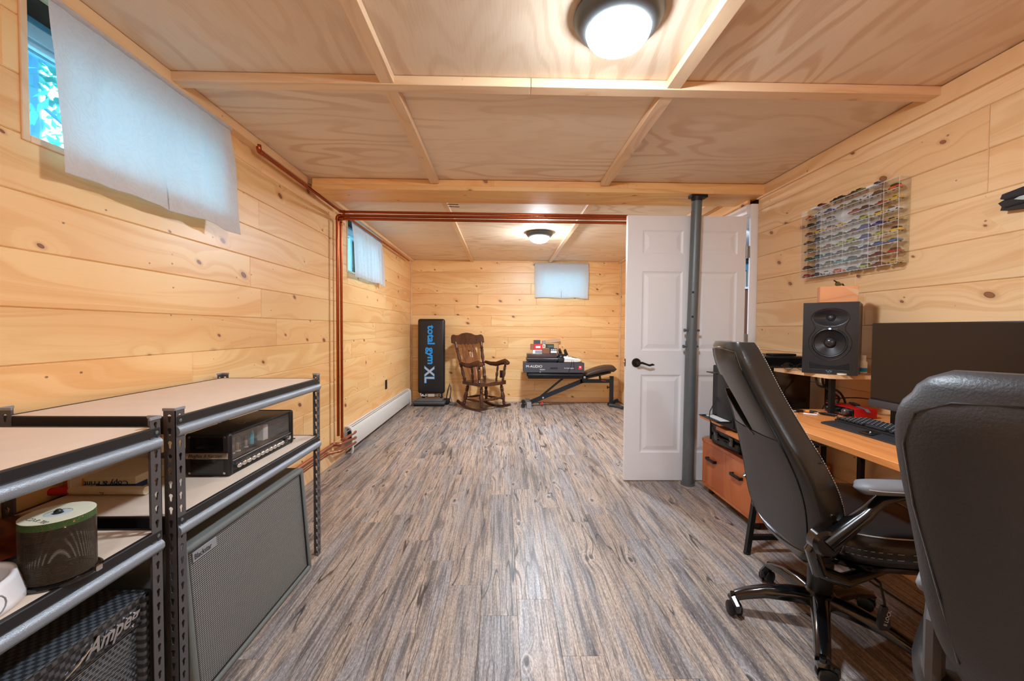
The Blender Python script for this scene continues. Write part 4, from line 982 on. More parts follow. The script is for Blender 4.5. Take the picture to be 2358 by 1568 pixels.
# audio interface
t = thing('audio_interface', 'red audio interface box with black knobs beside the keyboard', 'audio interface', (1.690, 1.935, DZ+.001))
MB().rbox(0, .11, 0, .185, .002, .047, .003, 2).build('body', RED, t); MB().rbox(-.003, .001, .004, .181, .005, .044, .001, 1).build('front_panel', BLACKG, t)
for y, r in ((.150, .011), (.105, .011), (.045, .015)): MB().axis((-.003, y, .026), (-.024, y, .026), [(0, r*1.05), (.8, r), (1, r*.7)], 18).build('knob', BLACK if r < .012 else simple('big_knob', (96, 84, 78), .35, .3), t)
for y in (.168, .128): MB().axis((-.003, y, .024), (-.006, y, .024), [(0, .009), (1, .008)], 16).build('socket', BLACKM, t)
b = MB(); [b.rbox(-.0045, -.003, y, y+.003, .010, .013, .0005, 1) for y in (.06, .068, .076, .085, .12, .128, .136)]; b.build('indicator', WHITEP, t)
b = MB(); b.cyl((.02, .002, -.0), (.02, .002, .002), .005); b.cyl((.09, .18, .0), (.09, .18, .002), .005); b.build('foot', BLACK, t)
t = thing('tool_strap', 'grey metal strap tool lying across the red audio interface', 'tool', (1.735, 1.94, DZ+.0485), radians(70))
MB().rbox(-.03, .11, -.008, .008, .0, .003, .001, 1).build('strap', STEEL, t); MB().tube([(-.03, 0, .0015), (-.055, 0, -.008)], .008, 8, flat=.25).build('tip', STEEL, t); MB().rbox(.06, .13, -.012, .012, .003, .012, .003, 2).build('grip', BLACK, t)

# keyboard
t = thing('keyboard', 'black computer keyboard with wrist rest on the orange desk', 'keyboard', (1.452, 1.425, DZ+.001))
MB().prism([(0, .012), (.02, 0), (.07, -.0), (.235, .0), (.235, .42), (.07, .425), (.03, .43), (0, .40)], .0, .014).build('wrist_rest', BLACK, t) if False else None
b = MB(); b.prism([(.0, .0), (.068, -.004), (.068, .426), (.028, .426), (0, .418)], .0, .011); b.v = [(x, y, z*(.55+.45*x/.068)) for x, y, z in b.v]; b.build('wrist_rest', simple('key_plastic', (44, 46, 50), .5), t)
MB().rbox(.069, .215, 0, .426, .002, .020, .003, 2).build('case', BLACK, t)
MB().prism([(.004, .165), (.066, .185), (.066, .235), (.004, .225)], .009, .0115).build('logo_plate', BLACKG, t)
MB().tube([(.025, .195, .0118), (.04, .205, .0118), (.045, .215, .0118)], .0015, 5).build('logo', WHITEP, t)
KEY = MB().rbox(-.0076, .0076, -.0076, .0076, 0, .009, .002, 1).mesh('key', simple('keycap', (38, 44, 50), .45)); LEG = MB().box(-.0015, .0015, -.0022, .0022, .0091, .0094).mesh('legend', WHITEP, ang=0)
for r_ in range(6):
    for c_ in range(21):
        if r_ == 0 and 6 < c_ < 13:
            if c_ == 7:
                o = link(bpy.data.objects.new('key', KEY), t); o.location = (.080, .426-.019*9.9-.012, .021); o.scale = (1, 6, 1)
            continue
        o = link(bpy.data.objects.new('key', KEY), t); o.location = (.080+.0222*r_, .426-.014-.0198*c_-(.003*r_ if c_ < 14 else 0), .021)
        l_ = link(bpy.data.objects.new('legend', LEG), o); l_.location = (.002, 0, 0)

# monitor
t = thing('computer_monitor', 'large dark computer monitor standing on the desk, switched off', 'monitor', (1.62, 1.782, 0))
MB().rbox(.002, .022, -.615, 0, .862, 1.198, .003, 2).build('panel', BLACK, t)
MB().rbox(.0, .0025, -.610, -.003, .872, 1.193, .0005, 1).build('screen', SCREEN, t)
MB().rbox(-.004, .024, -.617, .002, .832, .864, .003, 2).build('chin', simple('monitor_chin', (66, 64, 66), .5), t)
MB().rbox(.026, .07, -.55, -.06, .90, 1.12, .015, 2).build('rear_housing', BLACK, t)
MB().rbox(.06, .09, -.35, -.27, .745, 1.0, .004, 2).build('stand_neck', BLACKM, t); MB().rbox(.052, .20, -.42, -.19, .7415, .752, .004, 2).build('stand_base', BLACKM, t)
MB().rbox(.05, .072, -.075, -.045, .7415, .85, .003, 1).build('bracket', BLACKM, t)
# loose cables
def cable(pts, r, label, mat=BLACK, **k):
    P = [Vector(p) for p in pts]; out = []
    for i in range(len(P)-1):
        p0 = P[max(i-1, 0)]; p1 = P[i]; p2 = P[i+1]; p3 = P[min(i+2, len(P)-1)]
        for q in range(6):
            s_ = q/6; out.append(.5*((2*p1)+(p2-p0)*s_+(2*p0-5*p1+4*p2-p3)*s_*s_+(3*p1-p0-3*p2+p3)*s_**3))
    out.append(P[-1]); o = MB().tube(out, r, 7).build('cable', mat); return tag(o, label, 'cable')
cable([(1.62, 2.10, .925), (1.63, 2.09, .88), (1.70, 2.10, .865), (1.76, 2.11, .84), (1.78, 2.10, .79), (1.74, 2.08, .775), (1.70, 2.12, .80)], .0055, 'thick black cable looping down under the riser, left strand')
cable([(1.67, 2.12, .925), (1.665, 2.10, .88), (1.69, 2.08, .85), (1.74, 2.09, .815), (1.73, 2.10, .775), (1.77, 2.12, .755)], .0055, 'thick black cable twisting under the riser, right strand')
cable([(1.69, 2.14, .748), (1.72, 2.12, .80), (1.80, 2.06, .822), (1.84, 1.95, .82), (1.84, 1.80, .79), (1.80, 1.72, .75)], .003, 'thin black cable arcing from the riser post to behind the monitor')
cable([(1.80, 2.22, .86), (1.78, 2.21, .82), (1.76, 2.20, .78), (1.78, 2.19, .70), (1.80, 2.20, .62)], .004, 'black plug cable hanging beside the computer tower')
cable([(1.84, 1.96, .927), (1.845, 1.95, .86), (1.86, 1.90, .83), (1.86, 1.8, .80)], .0075, 'thick black cable hanging under the right end of the riser')
cable([(1.87, 1.6, .70), (1.87, 1.60, .55), (1.86, 1.55, .45), (1.86, 1.50, .3), (1.85, 1.5, .02)], .004, 'black cable hanging down the wall below the desk')
cable([(1.70, 1.95, .004), (1.72, 1.6, .004), (1.70, 1.35, .004), (1.75, 1.1, .004), (1.76, .8, .004)], .004, 'dark cord lying on the floor under the desk')
cable([(1.46, 2.42, .388), (1.47, 2.40, .389), (1.50, 2.38, .389), (1.52, 2.42, .389), (1.49, 2.46, .389)], .003, 'small black cable coil on the low cabinet top')
# desk clutter
t = thing('pliers', 'pliers with dark grips lying on the desk by the audio interface', 'pliers', (1.60, 2.055, DZ+.001), radians(-60))
b = MB(); b.prism([(-.03, -.006), (0, -.008), (.012, 0), (0, .008), (-.03, .004)], 0, .008); b.build('jaws', CHROME, t)
for s_ in (-1, 1): MB().tube([(.008, s_*.003, .005), (.03, s_*.010, .006), (.08, s_*.013, .006)], [.003, .0055, .005], 8).build('grip', BRONZE, t)
t = thing('screwdriver', 'yellow and black handled screwdriver on the desk', 'screwdriver', (1.56, 2.09, DZ+.008), radians(-38)); MB().axis((0, 0, 0), (.055, 0, 0), [(0, .004), (.1, .007), (.8, .0065), (1, .003)], 10).build('handle', BLACK, t); MB().axis((.002, 0, 0), (.02, 0, 0), [(0, .0072), (1, .0074)], 10).build('collar', ORANGEP, t); MB().cyl((.055, 0, 0), (.12, 0, 0), .0022, n=8).build('shaft', CHROME, t)
t = thing('wallet', 'flat dark folding knife case with pale lettering on the desk edge', 'case', (1.50, 2.115, DZ+.001), radians(-20)); MB().rbox(-.05, .06, -.012, .012, 0, .012, .004, 2).build('case', BRONZE, t); MB().rbox(-.005, .025, -.0125, -.012, .004, .007, .0002, 1).build('lettering', WHITEP, t)
t = thing('white_earbud', 'small white earbud case on the desk by the pliers', 'earbuds', (1.545, 2.03, DZ+.001), radians(-40)); MB().rbox(-.03, .03, -.01, .01, 0, .006, .003, 2).build('shell', WHITE, t)
t = thing('battery', 'silver button cell strip on the desk beside the knife case', 'battery', (1.50, 2.06, DZ+.001)); MB().lathe([(.010, 0), (.010, .006), (.001, .007)], 14).build('cell', CHROME, t)

# ---------------------------------------------------------------- toy car case on the wall
t = thing('display_case', 'clear acrylic wall case with rows of toy cars', 'display case', (XR-.001, 1.925, 1.487))
CWd, CHt, CD = .635, .407, .058; NR, NC = 8, 8
rw, cw = CHt/NR, CWd/NC
MB().box(-.004, -.001, 0, CWd, 0, CHt).build('back_panel', ACRYL, t, ang=0)
MB().box(-.0065, -.0045, .15, .58, .004, CHt-.004).build('backing_card', WHITEP, t, ang=0)
for k in range(NR+1):
    z = k*rw; s_ = MB().box(-CD, -.0068, 0, CWd, z-.001, z+.001).build('shelf', ACRYL, t, ang=0); MB().box(-CD-.0008, -CD, 0, CWd, z-.0011, z+.0011).build('shelf_edge', ACRYLE, s_, ang=0)
for k in range(NC+1):
    y = k*cw; s_ = MB().box(-CD, -.0068, y-.0008, y+.0008, 0, CHt).build('divider', ACRYL, t, ang=0)
    if k in (0, 1, 2, 4, 5, 6, 8): MB().box(-CD-.0006, -CD, y-.0009, y+.0009, 0, CHt).build('divider_edge', ACRYLE, s_, ang=0)
MB().box(-CD-.003, -CD-.001, 0, CWd, 0, CHt).build('front_door', ACRYL, t, ang=0)
MB().rbox(-CD-.004, -.01, CWd*.22, CWd*.28, CHt, CHt+.010, .001, 1).build('door_catch', ACRYLE, t)
b = MB(); b.rbox(-CD-.004, -.01, CWd*.82, CWd*.88, CHt, CHt+.010, .001, 1); b.build('door_catch', ACRYLE, t)
def car_mesh(style):
    b = MB(); Ln, Wd_ = .064, .024
    if style == 0: side = [(-.032, .005), (-.032, .011), (-.026, .014), (-.014, .0155), (-.006, .0205), (.008, .0205), (.016, .0150), (.028, .0130), (.032, .009), (.032, .005)]
    elif style == 1: side = [(-.032, .005), (-.032, .013), (-.028, .015), (-.020, .0215), (.004, .022), (.012, .0155), (.028, .0135), (.032, .009), (.032, .005)]
    else: side = [(-.031, .005), (-.031, .012), (-.022, .0175), (-.010, .0255), (.006, .0255), (.014, .018), (.026, .0155), (.031, .009), (.031, .005)]
    # loft across the width with tumblehome; local x = travel (maps to y in the case)
    rings = []
    for wv, zk, xk in ((-1, .72, .97), (-.82, .97, 1), (0, 1, 1), (.82, .97, 1), (1, .72, .97)):
        rings.append([(xk*a, wv*Wd_/2*(1 if c < .015 else .82), .005+(c-.005)*zk) for a, c in side])
    b.loft(rings); body = b
    g = MB(); top = [p for p in side if p[1] > .0148]; x0, x1 = top[0][0], top[-1][0]; zt = max(p[1] for p in top)
    g.prism([(x0+.003, .0152), (x0+.009, zt-.0012), (x1-.010, zt-.0012), (x1-.003, .0152)], -Wd_/2*.90, Wd_/2*.90, 'xz')
    wh = MB()
    for x in (-.020, .020): 
        for y in (-1, 1): wh.axis((x, y*.0085, .0052), (x, y*.0128, .0052), [(0, .0052), (.9, .0052), (1, .004)], 10)
    return body, g, wh
CARM = {}
pal = {'orange': (232, 98, 30), 'white': (226, 226, 224), 'black': (28, 28, 30), 'blue': (28, 62, 160), 'dark blue': (28, 40, 84), 'olive': (118, 116, 60), 'brass': (150, 118, 66), 'red': (176, 34, 30), 'maroon': (96, 24, 34), 'yellow': (236, 188, 30), 'lime': (176, 180, 50), 'grey': (96, 98, 106), 'silver': (172, 174, 176), 'green': (34, 96, 62), 'teal': (30, 110, 112), 'turquoise': (46, 150, 160), 'brown': (104, 52, 34), 'gold': (190, 160, 80), 'pink': (226, 160, 140), 'purple grey': (84, 78, 96), 'sky blue': (30, 110, 168), 'dark red': (122, 30, 28), 'rust': (140, 64, 44)}
PM = {k: simple('car_'+k.replace(' ', '_'), v, .25, .2, coat=.5, var=.02) for k, v in pal.items()}
gl_m, wh_m = simple('car_window', (22, 26, 30), .15), simple('car_wheel', (26, 26, 26), .5)
CS = []
for s_ in range(3):
    a_, g_, w_ = car_mesh(s_); CS.append((a_, g_.mesh('window_glass', gl_m), w_.mesh('wheels', wh_m)))
rowsC = ['orange white blue brass olive white black orange', 'black grey silver - red black red yellow', 'rust yellow pink yellow grey lime yellow white', 'brown purple_grey purple_grey green maroon blue blue gold', 'olive gold rust lime lime blue lime yellow', 'green teal teal grey olive dark_blue sky_blue sky_blue', 'maroon grey olive turquoise teal maroon maroon red', 'red maroon white orange grey lime maroon gold']
ords = ['top', 'second', 'third', 'fourth', 'fifth', 'sixth', 'seventh', 'bottom']; colsN = ['first', 'second', 'third', 'fourth', 'fifth', 'sixth', 'seventh', 'last']
def toy_car(color, style, loc, rz, label, grp='toy cars in the clear wall case'):
    c = CS[style]; key = (color, style)
    if key not in CARM: CARM[key] = c[0].mesh('body', PM[color], ang=40)
    r_ = thing('toy_car', label, 'toy car', loc, rz, grp)
    link(bpy.data.objects.new('body', CARM[key]), r_); link(bpy.data.objects.new('windows', c[1]), r_); link(bpy.data.objects.new('wheels', c[2]), r_)
    r_.scale = (1.08, 1, 1.12) if style != 2 else (1, 1, 1.1); return r_
rc = random.Random(4)
for r_ in range(NR):
    for c_, nm in enumerate(rowsC[r_].split()):
        if nm == '-': continue
        nm = nm.replace('_', ' ')
        y = 1.925+CWd-(c_+.5)*cw+rc.uniform(-.003, .003); z = 1.487+CHt-(r_+1)*rw+.0014
        toy_car(nm, rc.choice([0, 0, 1, 1, 2]), (XR-.001-.034+rc.uniform(-.006, .006), y, z), radians(90 if rc.random() < .2 else -90), '%s toy car, %s row, %s compartment from the left in clear case' % (nm, ords[r_], colsN[c_]))
for i, (f, nm) in enumerate(((.20, 'dark red'), (.36, 'black'), (.43, 'black'), (.55, 'brown'), (.62, 'olive'), (.77, 'grey'))):
    toy_car(nm, 0 if i % 2 else 1, (XR-.03, 1.925+CWd-f*CWd, 1.487+CHt+.0014), radians(-90), '%s toy car standing on top of the clear case, %s from the left' % (nm, colsN[i]), 'toy cars on top of the case')
# charred board on the wall
t = thing('wall_art', 'charred black wood plaque with flaking white paint at the right edge', 'wall art', (XR-.001, 1.28, 1.65))
pp = [(0, -.045), (0, .045), (.10, .042), (.2, .043), (.262, .034), (.268, .018), (.254, .012), (.274, .004), (.262, -.012), (.266, -.026), (.22, -.032), (.1, -.04)]
MB().prism([(a, b_) for a, b_ in pp], -.030, 0, 'yz').build('board', CHAR, t, ang=25)
MB().prism([(0, -.022), (0, .028), (.14, .026), (.19, .016), (.222, .004), (.20, -.004), (.17, -.012), (.10, -.02)], -.0335, -.030, 'yz').build('painted_patch', CHARW, t, ang=25)
b = MB(); 
for zz in (.012, -.016): b.tube([(-.031, .0, zz), (-.033, .12, zz+.004), (-.031, .25, zz)], .004, 6)
b.build('split_ridge', CHAR, t)

# ================================================================ OFFICE CHAIRS
def office_base(t, rot, R=.30, gas_top=.30, sleeve=True):
    for k in range(5):
        a = rot+k*2*pi/5; c, s_ = cos(a), sin(a)
        rings = []
        for q, (r, zt, h, w_) in enumerate(((.03, .152, .05, .034), (.10, .150, .046, .030), (.19, .136, .038, .026), (.26, .112, .034, .024), (R-.002, .092, .030, .022))):
            sec = [(-1, -1), (1, -1), (1, .1), (.7, .8), (.3, 1), (-.3, 1), (-.7, .8), (-1, .1)]
            rings.append([(r*c-s_*w_*a_, r*s_+c*w_*a_, zt-h/2+h/2*b_) for a_, b_ in sec])
        MB().loft(rings).build('base_arm', BLACKG, t, ang=40)
        cr = MB(); x, y = (R+.004)*c, (R+.004)*s_
        d = Vector((cos(a+1.9), sin(a+1.9), 0)); n_ = Vector((-d.y, d.x, 0)); p = Vector((x, y, .0285))+d*.012
        for sg in (-1, 1): cr.axis(p+n_*sg*.006, p+n_*sg*.025, [(0, .026), (.25, .028), (.75, .028), (1, .020)], 18)
        cr.build('caster', BLACKM, t)
        hd = MB(); hd.cyl((x, y, .055), (x, y, .085), .010); hd.tube([p+Vector((0, 0, .030))-d*.03, p+Vector((0, 0, .034)), p+Vector((0, 0, .02))+d*.027, p+d*.032+Vector((0, 0, .0))], [.012, .017, .015, .008], 8); hd.build('caster_hood', BLACKG, t)
    MB().lathe([(.045, .10), (.052, .115), (.050, .15), (.042, .158)], 24).build('hub', BLACKG, t)
    MB().lathe([(.040, .145), (.0425, .15), (.0425, .275), (.039, .28), (.028, .282), (.028, gas_top+.1)], 24).build('gas_column', BLACK, t)

def lin_prof(z, tab):
    for (a, b_) in zip(tab[:-1], tab[1:]):
        if a[0] <= z <= b_[0]:
            k = (z-a[0])/(b_[0]-a[0]); return [p+(q-p)*k for p, q in zip(a[1:], b_[1:])]
    return list(tab[-1][1:]) if z > tab[-1][0] else list(tab[0][1:])
def back_prof(z, tab):
    h = max(.004, min(.045, z-tab[0][0], tab[-1][0]-z)); P_ = [lin_prof(z+h*d_, tab) for d_ in (-1, -.5, 0, .5, 1)]
    return [sum(c_)/5 for c_ in zip(*P_)]

# ---- chair 1
CH = thing('office_chair', 'black leather high-backed office chair with stitched edges pulled up at the desk', 'office chair', (1.24, 1.555, 0), radians(-8))
office_base(CH, radians(170))
# tab: z, xcentre, halfwidth, halfthick
TAB = [(.345, -.120, .16, .028), (.40, -.127, .235, .044), (.50, -.135, .268, .052), (.60, -.147, .268, .055), (.70, -.180, .245, .052), (.78, -.213, .210, .048), (.86, -.247, .176, .046), (.95, -.288, .150, .046), (1.03, -.322, .138, .046), (1.09, -.345, .130, .042), (1.118, -.350, .108, .026)]
def back_ring(z, n=44, sc=1.0):
    xc, w_, th, = back_prof(z, TAB); pts = []
    for i in range(n):
        a = 2*pi*i/n; ca, sa = cos(a), sin(a); e = .52
        y = w_*sc*math.copysign(abs(sa)**e, sa); x = th*math.copysign(abs(ca)**e, ca)
        bulge = .042*(abs(y)/w_)**2.2 if x > 0 else .012*(abs(y)/w_)**2
        pts.append((xc+x+bulge-.012, y, z))
    return pts
zs = [.345+(1.118-.345)*k/44 for k in range(45)]
b = MB().loft([back_ring(z) for z in zs]); bk = b.build('backrest', LEATHERS, CH, ang=60)
bk.data.shade_smooth()
cut = MB().prism([(.28, .985), (.060, .978), (.035, .92), (.010, .86), (-.03, .765), (.02, .79), (.07, .840), (.115, .893), (.14, .915), (.28, .915)], -.60, -.262, 'yz')
co = cut.build('cutter', BLACK, None)
co.matrix_world = Matrix.Identity(4); 
bk2 = bk; bk2.parent = None; boolean_cut(bk2, co); bk2.parent = CH
bk2.data.set_sharp_from_angle(angle=radians(50))
# rear shell panel with piping
def rear(y, z, off=.004):
    xc, w_, th = back_prof(z, TAB); w_ = w_*.99; q = min(1, abs(y)/w_)
    return (xc-th*(1-q**3.9)**.26*1.0+.012*q*q-.012-off, y, z)
edge = []
for k in range(25): z = .385+(1.085-.385)*k/24; w_ = back_prof(z, TAB)[1]; edge.append(rear(-w_*.86, z, .001))
edge2 = [(p[0], -p[1], p[2]) for p in edge]
wl_ = back_prof(.385, TAB)[1]*.86; wt_ = back_prof(1.085, TAB)[1]*.86
bot = [rear(-wl_+2*wl_*k/14, .385-.016*sin(pi*k/14), .001) for k in range(1, 14)]; top_ = [rear(-wt_+2*wt_*k/10, 1.085+.010*sin(pi*k/10), .001) for k in range(1, 10)]
loop = edge+top_+[p for p in reversed(edge2) if not .92 < p[2] < .99]+list(reversed(bot))
MB().tube(edge+top_+[p for p in reversed(edge2) if p[2] > .985], .0034, 7).build('piping', BLACKG, CH)
MB().tube([p for p in reversed(edge2) if p[2] < .925]+list(reversed(bot))+edge[:1], .0034, 7).build('piping', BLACKG, CH)
def slot_edge(pts): return [rear(y, z, .002) for y, z in pts]
MB().tube(slot_edge([(.148, .913), (.115, .889), (.07, .836), (.02, .786), (-.03, .762)]), .0036, 7).build('slot_piping', BLACKG, CH)
# rear shell skin (separate, matte)
for nm, za, zb in (('back_shell', .39, .775),):
    def fn(u, v):
        z = za+(zb-za)*v; w_ = back_prof(z, TAB)[1]*.85; return rear(-w_+2*w_*u, z, .0022)
    MB().grid(fn, 24, 30).build(nm, LEATHER2, CH, ang=0, recalc=False).data.shade_smooth()
# stitched seam along both front edges
def ring_pt(z, a, off=.0012):
    xc, w_, th = back_prof(z, TAB); ca, sa = cos(a), sin(a); e = .52
    y = w_*math.copysign(abs(sa)**e, sa); x = th*math.copysign(abs(ca)**e, ca)
    return Vector((xc+x+.042*(abs(y)/w_)**2.2-.012+off*ca, y+off*math.copysign(1, sa), z))
for s_ in (-1, 1):
    b = MB()
    for k in range(95):
        z = .42+(1.10-.42)*k/94; b.tube([ring_pt(z, s_*1.22), ring_pt(z+.0042, s_*1.22)], .0013, 4)
    b.build('stitching', STITCH, CH, kind='stuff')
MB().tube([ring_pt(.72+.03*q*q, -1.22-.34*(1-q), .0005) for q in [k/12 for k in range(13)]], .0016, 5).build('seam', BLACKG, CH)
# seat
SX0 = .145
def seat_ring(z, sx, sy, xo=0.0, n=40):
    return [(xo+sx*math.copysign(abs(cos(2*pi*i/n))**.55, cos(2*pi*i/n)), sy*math.copysign(abs(sin(2*pi*i/n))**.55, sin(2*pi*i/n)), z-.012*(cos(2*pi*i/n) > .6)*0) for i in range(n)]
b = MB().loft([seat_ring(z, sx, sy, SX0) for z, sx, sy in ((.385, .235, .235), (.395, .252, .258), (.43, .265, .272), (.465, .262, .270), (.485, .250, .258), (.497, .230, .235), (.502, .19, .19))]); b.build('seat', LEATHERS, CH, ang=60)
b = MB().loft([seat_ring(z, sx, sy, SX0-.02) for z, sx, sy in ((.335, .12, .12), (.345, .19, .19), (.365, .235, .238), (.39, .250, .255))]); b.build('seat_pan', BLACKG, CH, ang=60)
b = MB()
for zz, sx in ((.447, .2685), (.427, .2675)):
    r_ = seat_ring(zz, sx, sx+.005, SX0, 150)
    for k in range(0, 150, 2): b.tube([r_[k], r_[(k+1) % 150]], .0011, 4)
b.build('stitching', STITCH, CH, kind='stuff')
r_ = seat_ring(.489, .248, .256, SX0, 60); MB().tube(r_, .0022, 5, closed=True).build('seat_piping', STITCH, CH)
MB().tube([(.22, -.19, .503), (.27, -.10, .5045), (.28, 0, .5045), (.27, .10, .5045), (.22, .19, .503)], .0018, 5).build('seat_seam', STITCH, CH)
MB().rbox(-.12, .12, -.10, .10, .305, .345, .012, 2).build('mechanism', BLACKM, CH)
b = MB(); b.tube([(.05, -.08, .325), (.07, -.20, .310), (.075, -.215, .25), (.07, -.22, .235)], .004, 6); b.build('height_lever', BLACKM, CH)
b = MB().loft([[(.068+a*w_, -.222+bb*.006, z) for a, bb in ((-1, -1), (1, -1), (1, 1), (-1, 1))] for z, w_ in ((.245, .008), (.225, .014), (.18, .019), (.165, .012))]); pd = b.build('lever_paddle', BLACK, CH)
text('II LOCK', .016, 'lettering', WHITEP, CH, basis((0.25, 0, 1), (-1, 0, .25), (.074, -.2285, .180)), ext=.0002)
for s_ in (-1, 1):
    y = s_*.285; xo = .05 if s_ > 0 else 0
    MB().axis((-.155+xo, y-s_*.035, .475), (-.155+xo, y+s_*.018, .475), [(0, .038), (.15, .044), (.8, .044), (1, .034)], 28).build('arm_pivot', BLACKG, CH)
    # bracket that wraps under the seat
    b = MB().tube([(-.155+xo, y-s_*.018, .50), (-.185+xo*1.5, y-s_*.018, .44), (-.165+xo, y-s_*.015, .375), (-.08, y-s_*.03, .340), (.05, y-s_*.10, .335), (.14, y-s_*.14, .335)], [.022, .026, .028, .026, .02, .012], 18, flat=.8); b.build('arm_bracket', BLACKG, CH)
    b = MB().rbox(-.165+xo, -.085+xo, y-s_*.035-.014, y-s_*.035+.014, .50, .60, .014, 3, Matrix.Rotation(0, 4, 'Y')); b.build('back_bracket', BLACKG, CH)
    MB().axis((-.125, y-s_*.022, .555), (-.125, y-s_*.012, .555), [(0, .012), (1, .009)], 12).build('bolt', BRONZE, CH)
    b = MB().tube([(-.155, y, .475), (-.10, y, .525), (-.045, y, .575), (.0, y, .625), (.06, y, .642), (.14, y, .645)], [.040, .036, .030, .024, .020, .014], 20, flat=.62); b.build('arm', BLACKG, CH)
    pr = []
    for k in range(15):
        q = k/14; x = -.075+.31*q; w_ = .046*min(1, (1-(2*q-1)**6)**.5+.02) if 0 < q < 1 else .006; pr.append([(x, y+w_*cos(2*pi*i/18), .668+.004*sin(pi*q)-.004+(.020*math.copysign(abs(sin(2*pi*i/18))**.8, sin(2*pi*i/18)))*min(1, w_/.03)) for i in range(18)])
    MB().loft(pr).build('arm_pad', GREYPAD, CH, ang=60)
    MB().tube([(p[0][0], y+s2*.0465*min(1, ((1-(2*k/14-1)**6)**.5)), .668) for s2, rng in ((1, range(1, 14)), (-1, range(13, 0, -1))) for k in rng for p in [pr[k]]], .0016, 5, closed=True).build('pad_stitching', STITCH, CH)

# ---- chair 2, foreground right
C2 = thing('office_chair', 'worn black leather office chair seen from behind at the bottom right corner', 'office chair', (1.105, .705, 0), radians(38))
office_base(C2, radians(20), .28)
T2 = [(.50, -.205, .150, .030), (.56, -.225, .195, .045), (.66, -.250, .222, .050), (.80, -.275, .240, .052), (.92, -.292, .262, .052), (1.00, -.300, .270, .055), (1.05, -.300, .262, .055), (1.08, -.296, .235, .045), (1.096, -.290, .190, .024)]
def ring2(z, n=48):
    xc, w_, th = back_prof(z, T2); pts = []
    for i in range(n):
        a = 2*pi*i/n; ca, sa = cos(a), sin(a); e = .55
        y = w_*math.copysign(abs(sa)**e, sa); x = th*math.copysign(abs(ca)**e, ca); pts.append((xc+x+.05*(abs(y)/.27)**2.4, y, z))
    return pts
b = MB().loft([ring2(.50+(1.096-.50)*k/40) for k in range(41)]); o = b.build('backrest', LEATHER2, C2, ang=70); o.data.shade_smooth()
def rear2(y, z, off):
    xc, w_, th = back_prof(z, T2); q = min(.999, abs(y)/w_); return (xc-th*(1-q**3.6)**.28+.05*(abs(y)/.27)**2.4-off, y, z)
MB().tube([rear2(-.215, .58, .001), rear2(-.225, .70, .001), rear2(-.235, .85, .001), rear2(-.25, .96, .001), rear2(-.235, 1.02, .001), rear2(-.19, 1.045, .001), rear2(-.10, 1.052, .001), rear2(0, 1.053, .001), rear2(.10, 1.052, .001), rear2(.19, 1.045, .001), rear2(.235, 1.02, .001), rear2(.25, .96, .001), rear2(.235, .85, .001), rear2(.20, .70, .001), rear2(.175, .58, .001)], .0022, 6).build('piping', BLACKG, C2)
b = MB().loft([seat_ring(z, sx, sy, .02) for z, sx, sy in ((.40, .23, .23), (.42, .25, .25), (.47, .25, .255), (.495, .235, .24), (.505, .20, .20))]); b.build('seat', LEATHER, C2, ang=60)
MB().rbox(-.12, .12, -.10, .10, .33, .40, .012, 2).build('mechanism', BLACKM, C2)
for yy in (.035, -.035):
    MB().tube([(-.225, yy*4, .58), (-.215, yy*3, .50), (-.20, yy*2, .38), (-.08, yy, .36)], .013, 6, flat=1.8).build('back_support', STEEL if False else POST, C2)
for s_ in (-1, 1):
    y = s_*.212
    MB().rbox(-.17, .12, y-.03, y+.03, .645, .675, .014, 3).build('arm_pad', GREYPAD, C2)
    MB().tube([(-.12, y, .65), (-.165, y, .60), (-.16, y, .50), (-.12, y, .42), (-.02, y*.9, .395), (.10, y*.7, .395)], .016, 8, flat=1.5).build('arm', POST, C2)

# ================================================================ FAR ROOM THINGS
# folded exercise machine with upright pad
t = thing('exercise_machine', 'black padded exercise board standing upright against the far wall', 'exercise machine', (-1.098, 6.30, 0))
pad = MB().rbox(-.205, .205, 0, .085, .165, 1.305, .035, 4).build('pad', simple('gym_vinyl', (26, 26, 28), .35, bump=.2, bscale=160), t)
def vtext(s, size, name, mat, x, z, ext=.001, off=0, sx=1.0): return text(s, size, name, mat, t, basis((0, 0, -1), (1, 0, 0), (x, -.0014, z)), ext=ext, offset=off, sx=sx)
vtext('total gym', .150, 'lettering', BLUEP, -.050, 1.205, .0012, .0045, 1.05)
vtext('XL', .205, 'lettering', BLUEP, -.095, .575, .0012, .009, 1.0); vtext('XL', .205, 'lettering', SILVERP, -.095, .575, .0020, .002, 1.0)
b = MB(); b.rbox(-.238, .235, -.20, .03, .025, .075, .02, 3); b.build('foot_platform', simple('grey_rubber', (72, 74, 76), .6), t)
b = MB(); b.rbox(-.205, .20, -.185, -.01, .074, .10, .012, 2); b.build('platform_grip', simple('grip_rubber', (96, 92, 88), .7), t)
b = MB(); b.rbox(-.225, .225, -.18, .02, 0, .028, .006, 2); b.build('platform_base', BLACKM, t)
for x in (-.12, .15): MB().rbox(x-.02, x+.02, .01, .05, .06, .20, .003, 1).build('upright', BLACKM, t)
MB().cyl((-.15, .03, .135), (.18, .03, .135), .014, n=12).build('axle', CHROME, t)
MB().rbox(-.05, .05, .0, .02, .115, .155, .003, 1).build('plate', SILVERP, t)
b = MB()
for x in (.10, .145): b.cyl((x, -.0, .115), (x, .0, .16), .008); b.sphere((x-.23, .01, .14), .016)
b.build('roller', CHROME, t)
MB().tube([(-.17, .03, .17), (-.15, 0, .13), (-.10, 0, .125), (-.06, 0, .14)], .006, 6).build('cord', WHITEP, t)
t = thing('rope_bundle', 'tangled white and black pulley cords beside the upright exercise board', 'cords', (-.80, 6.28, 0))
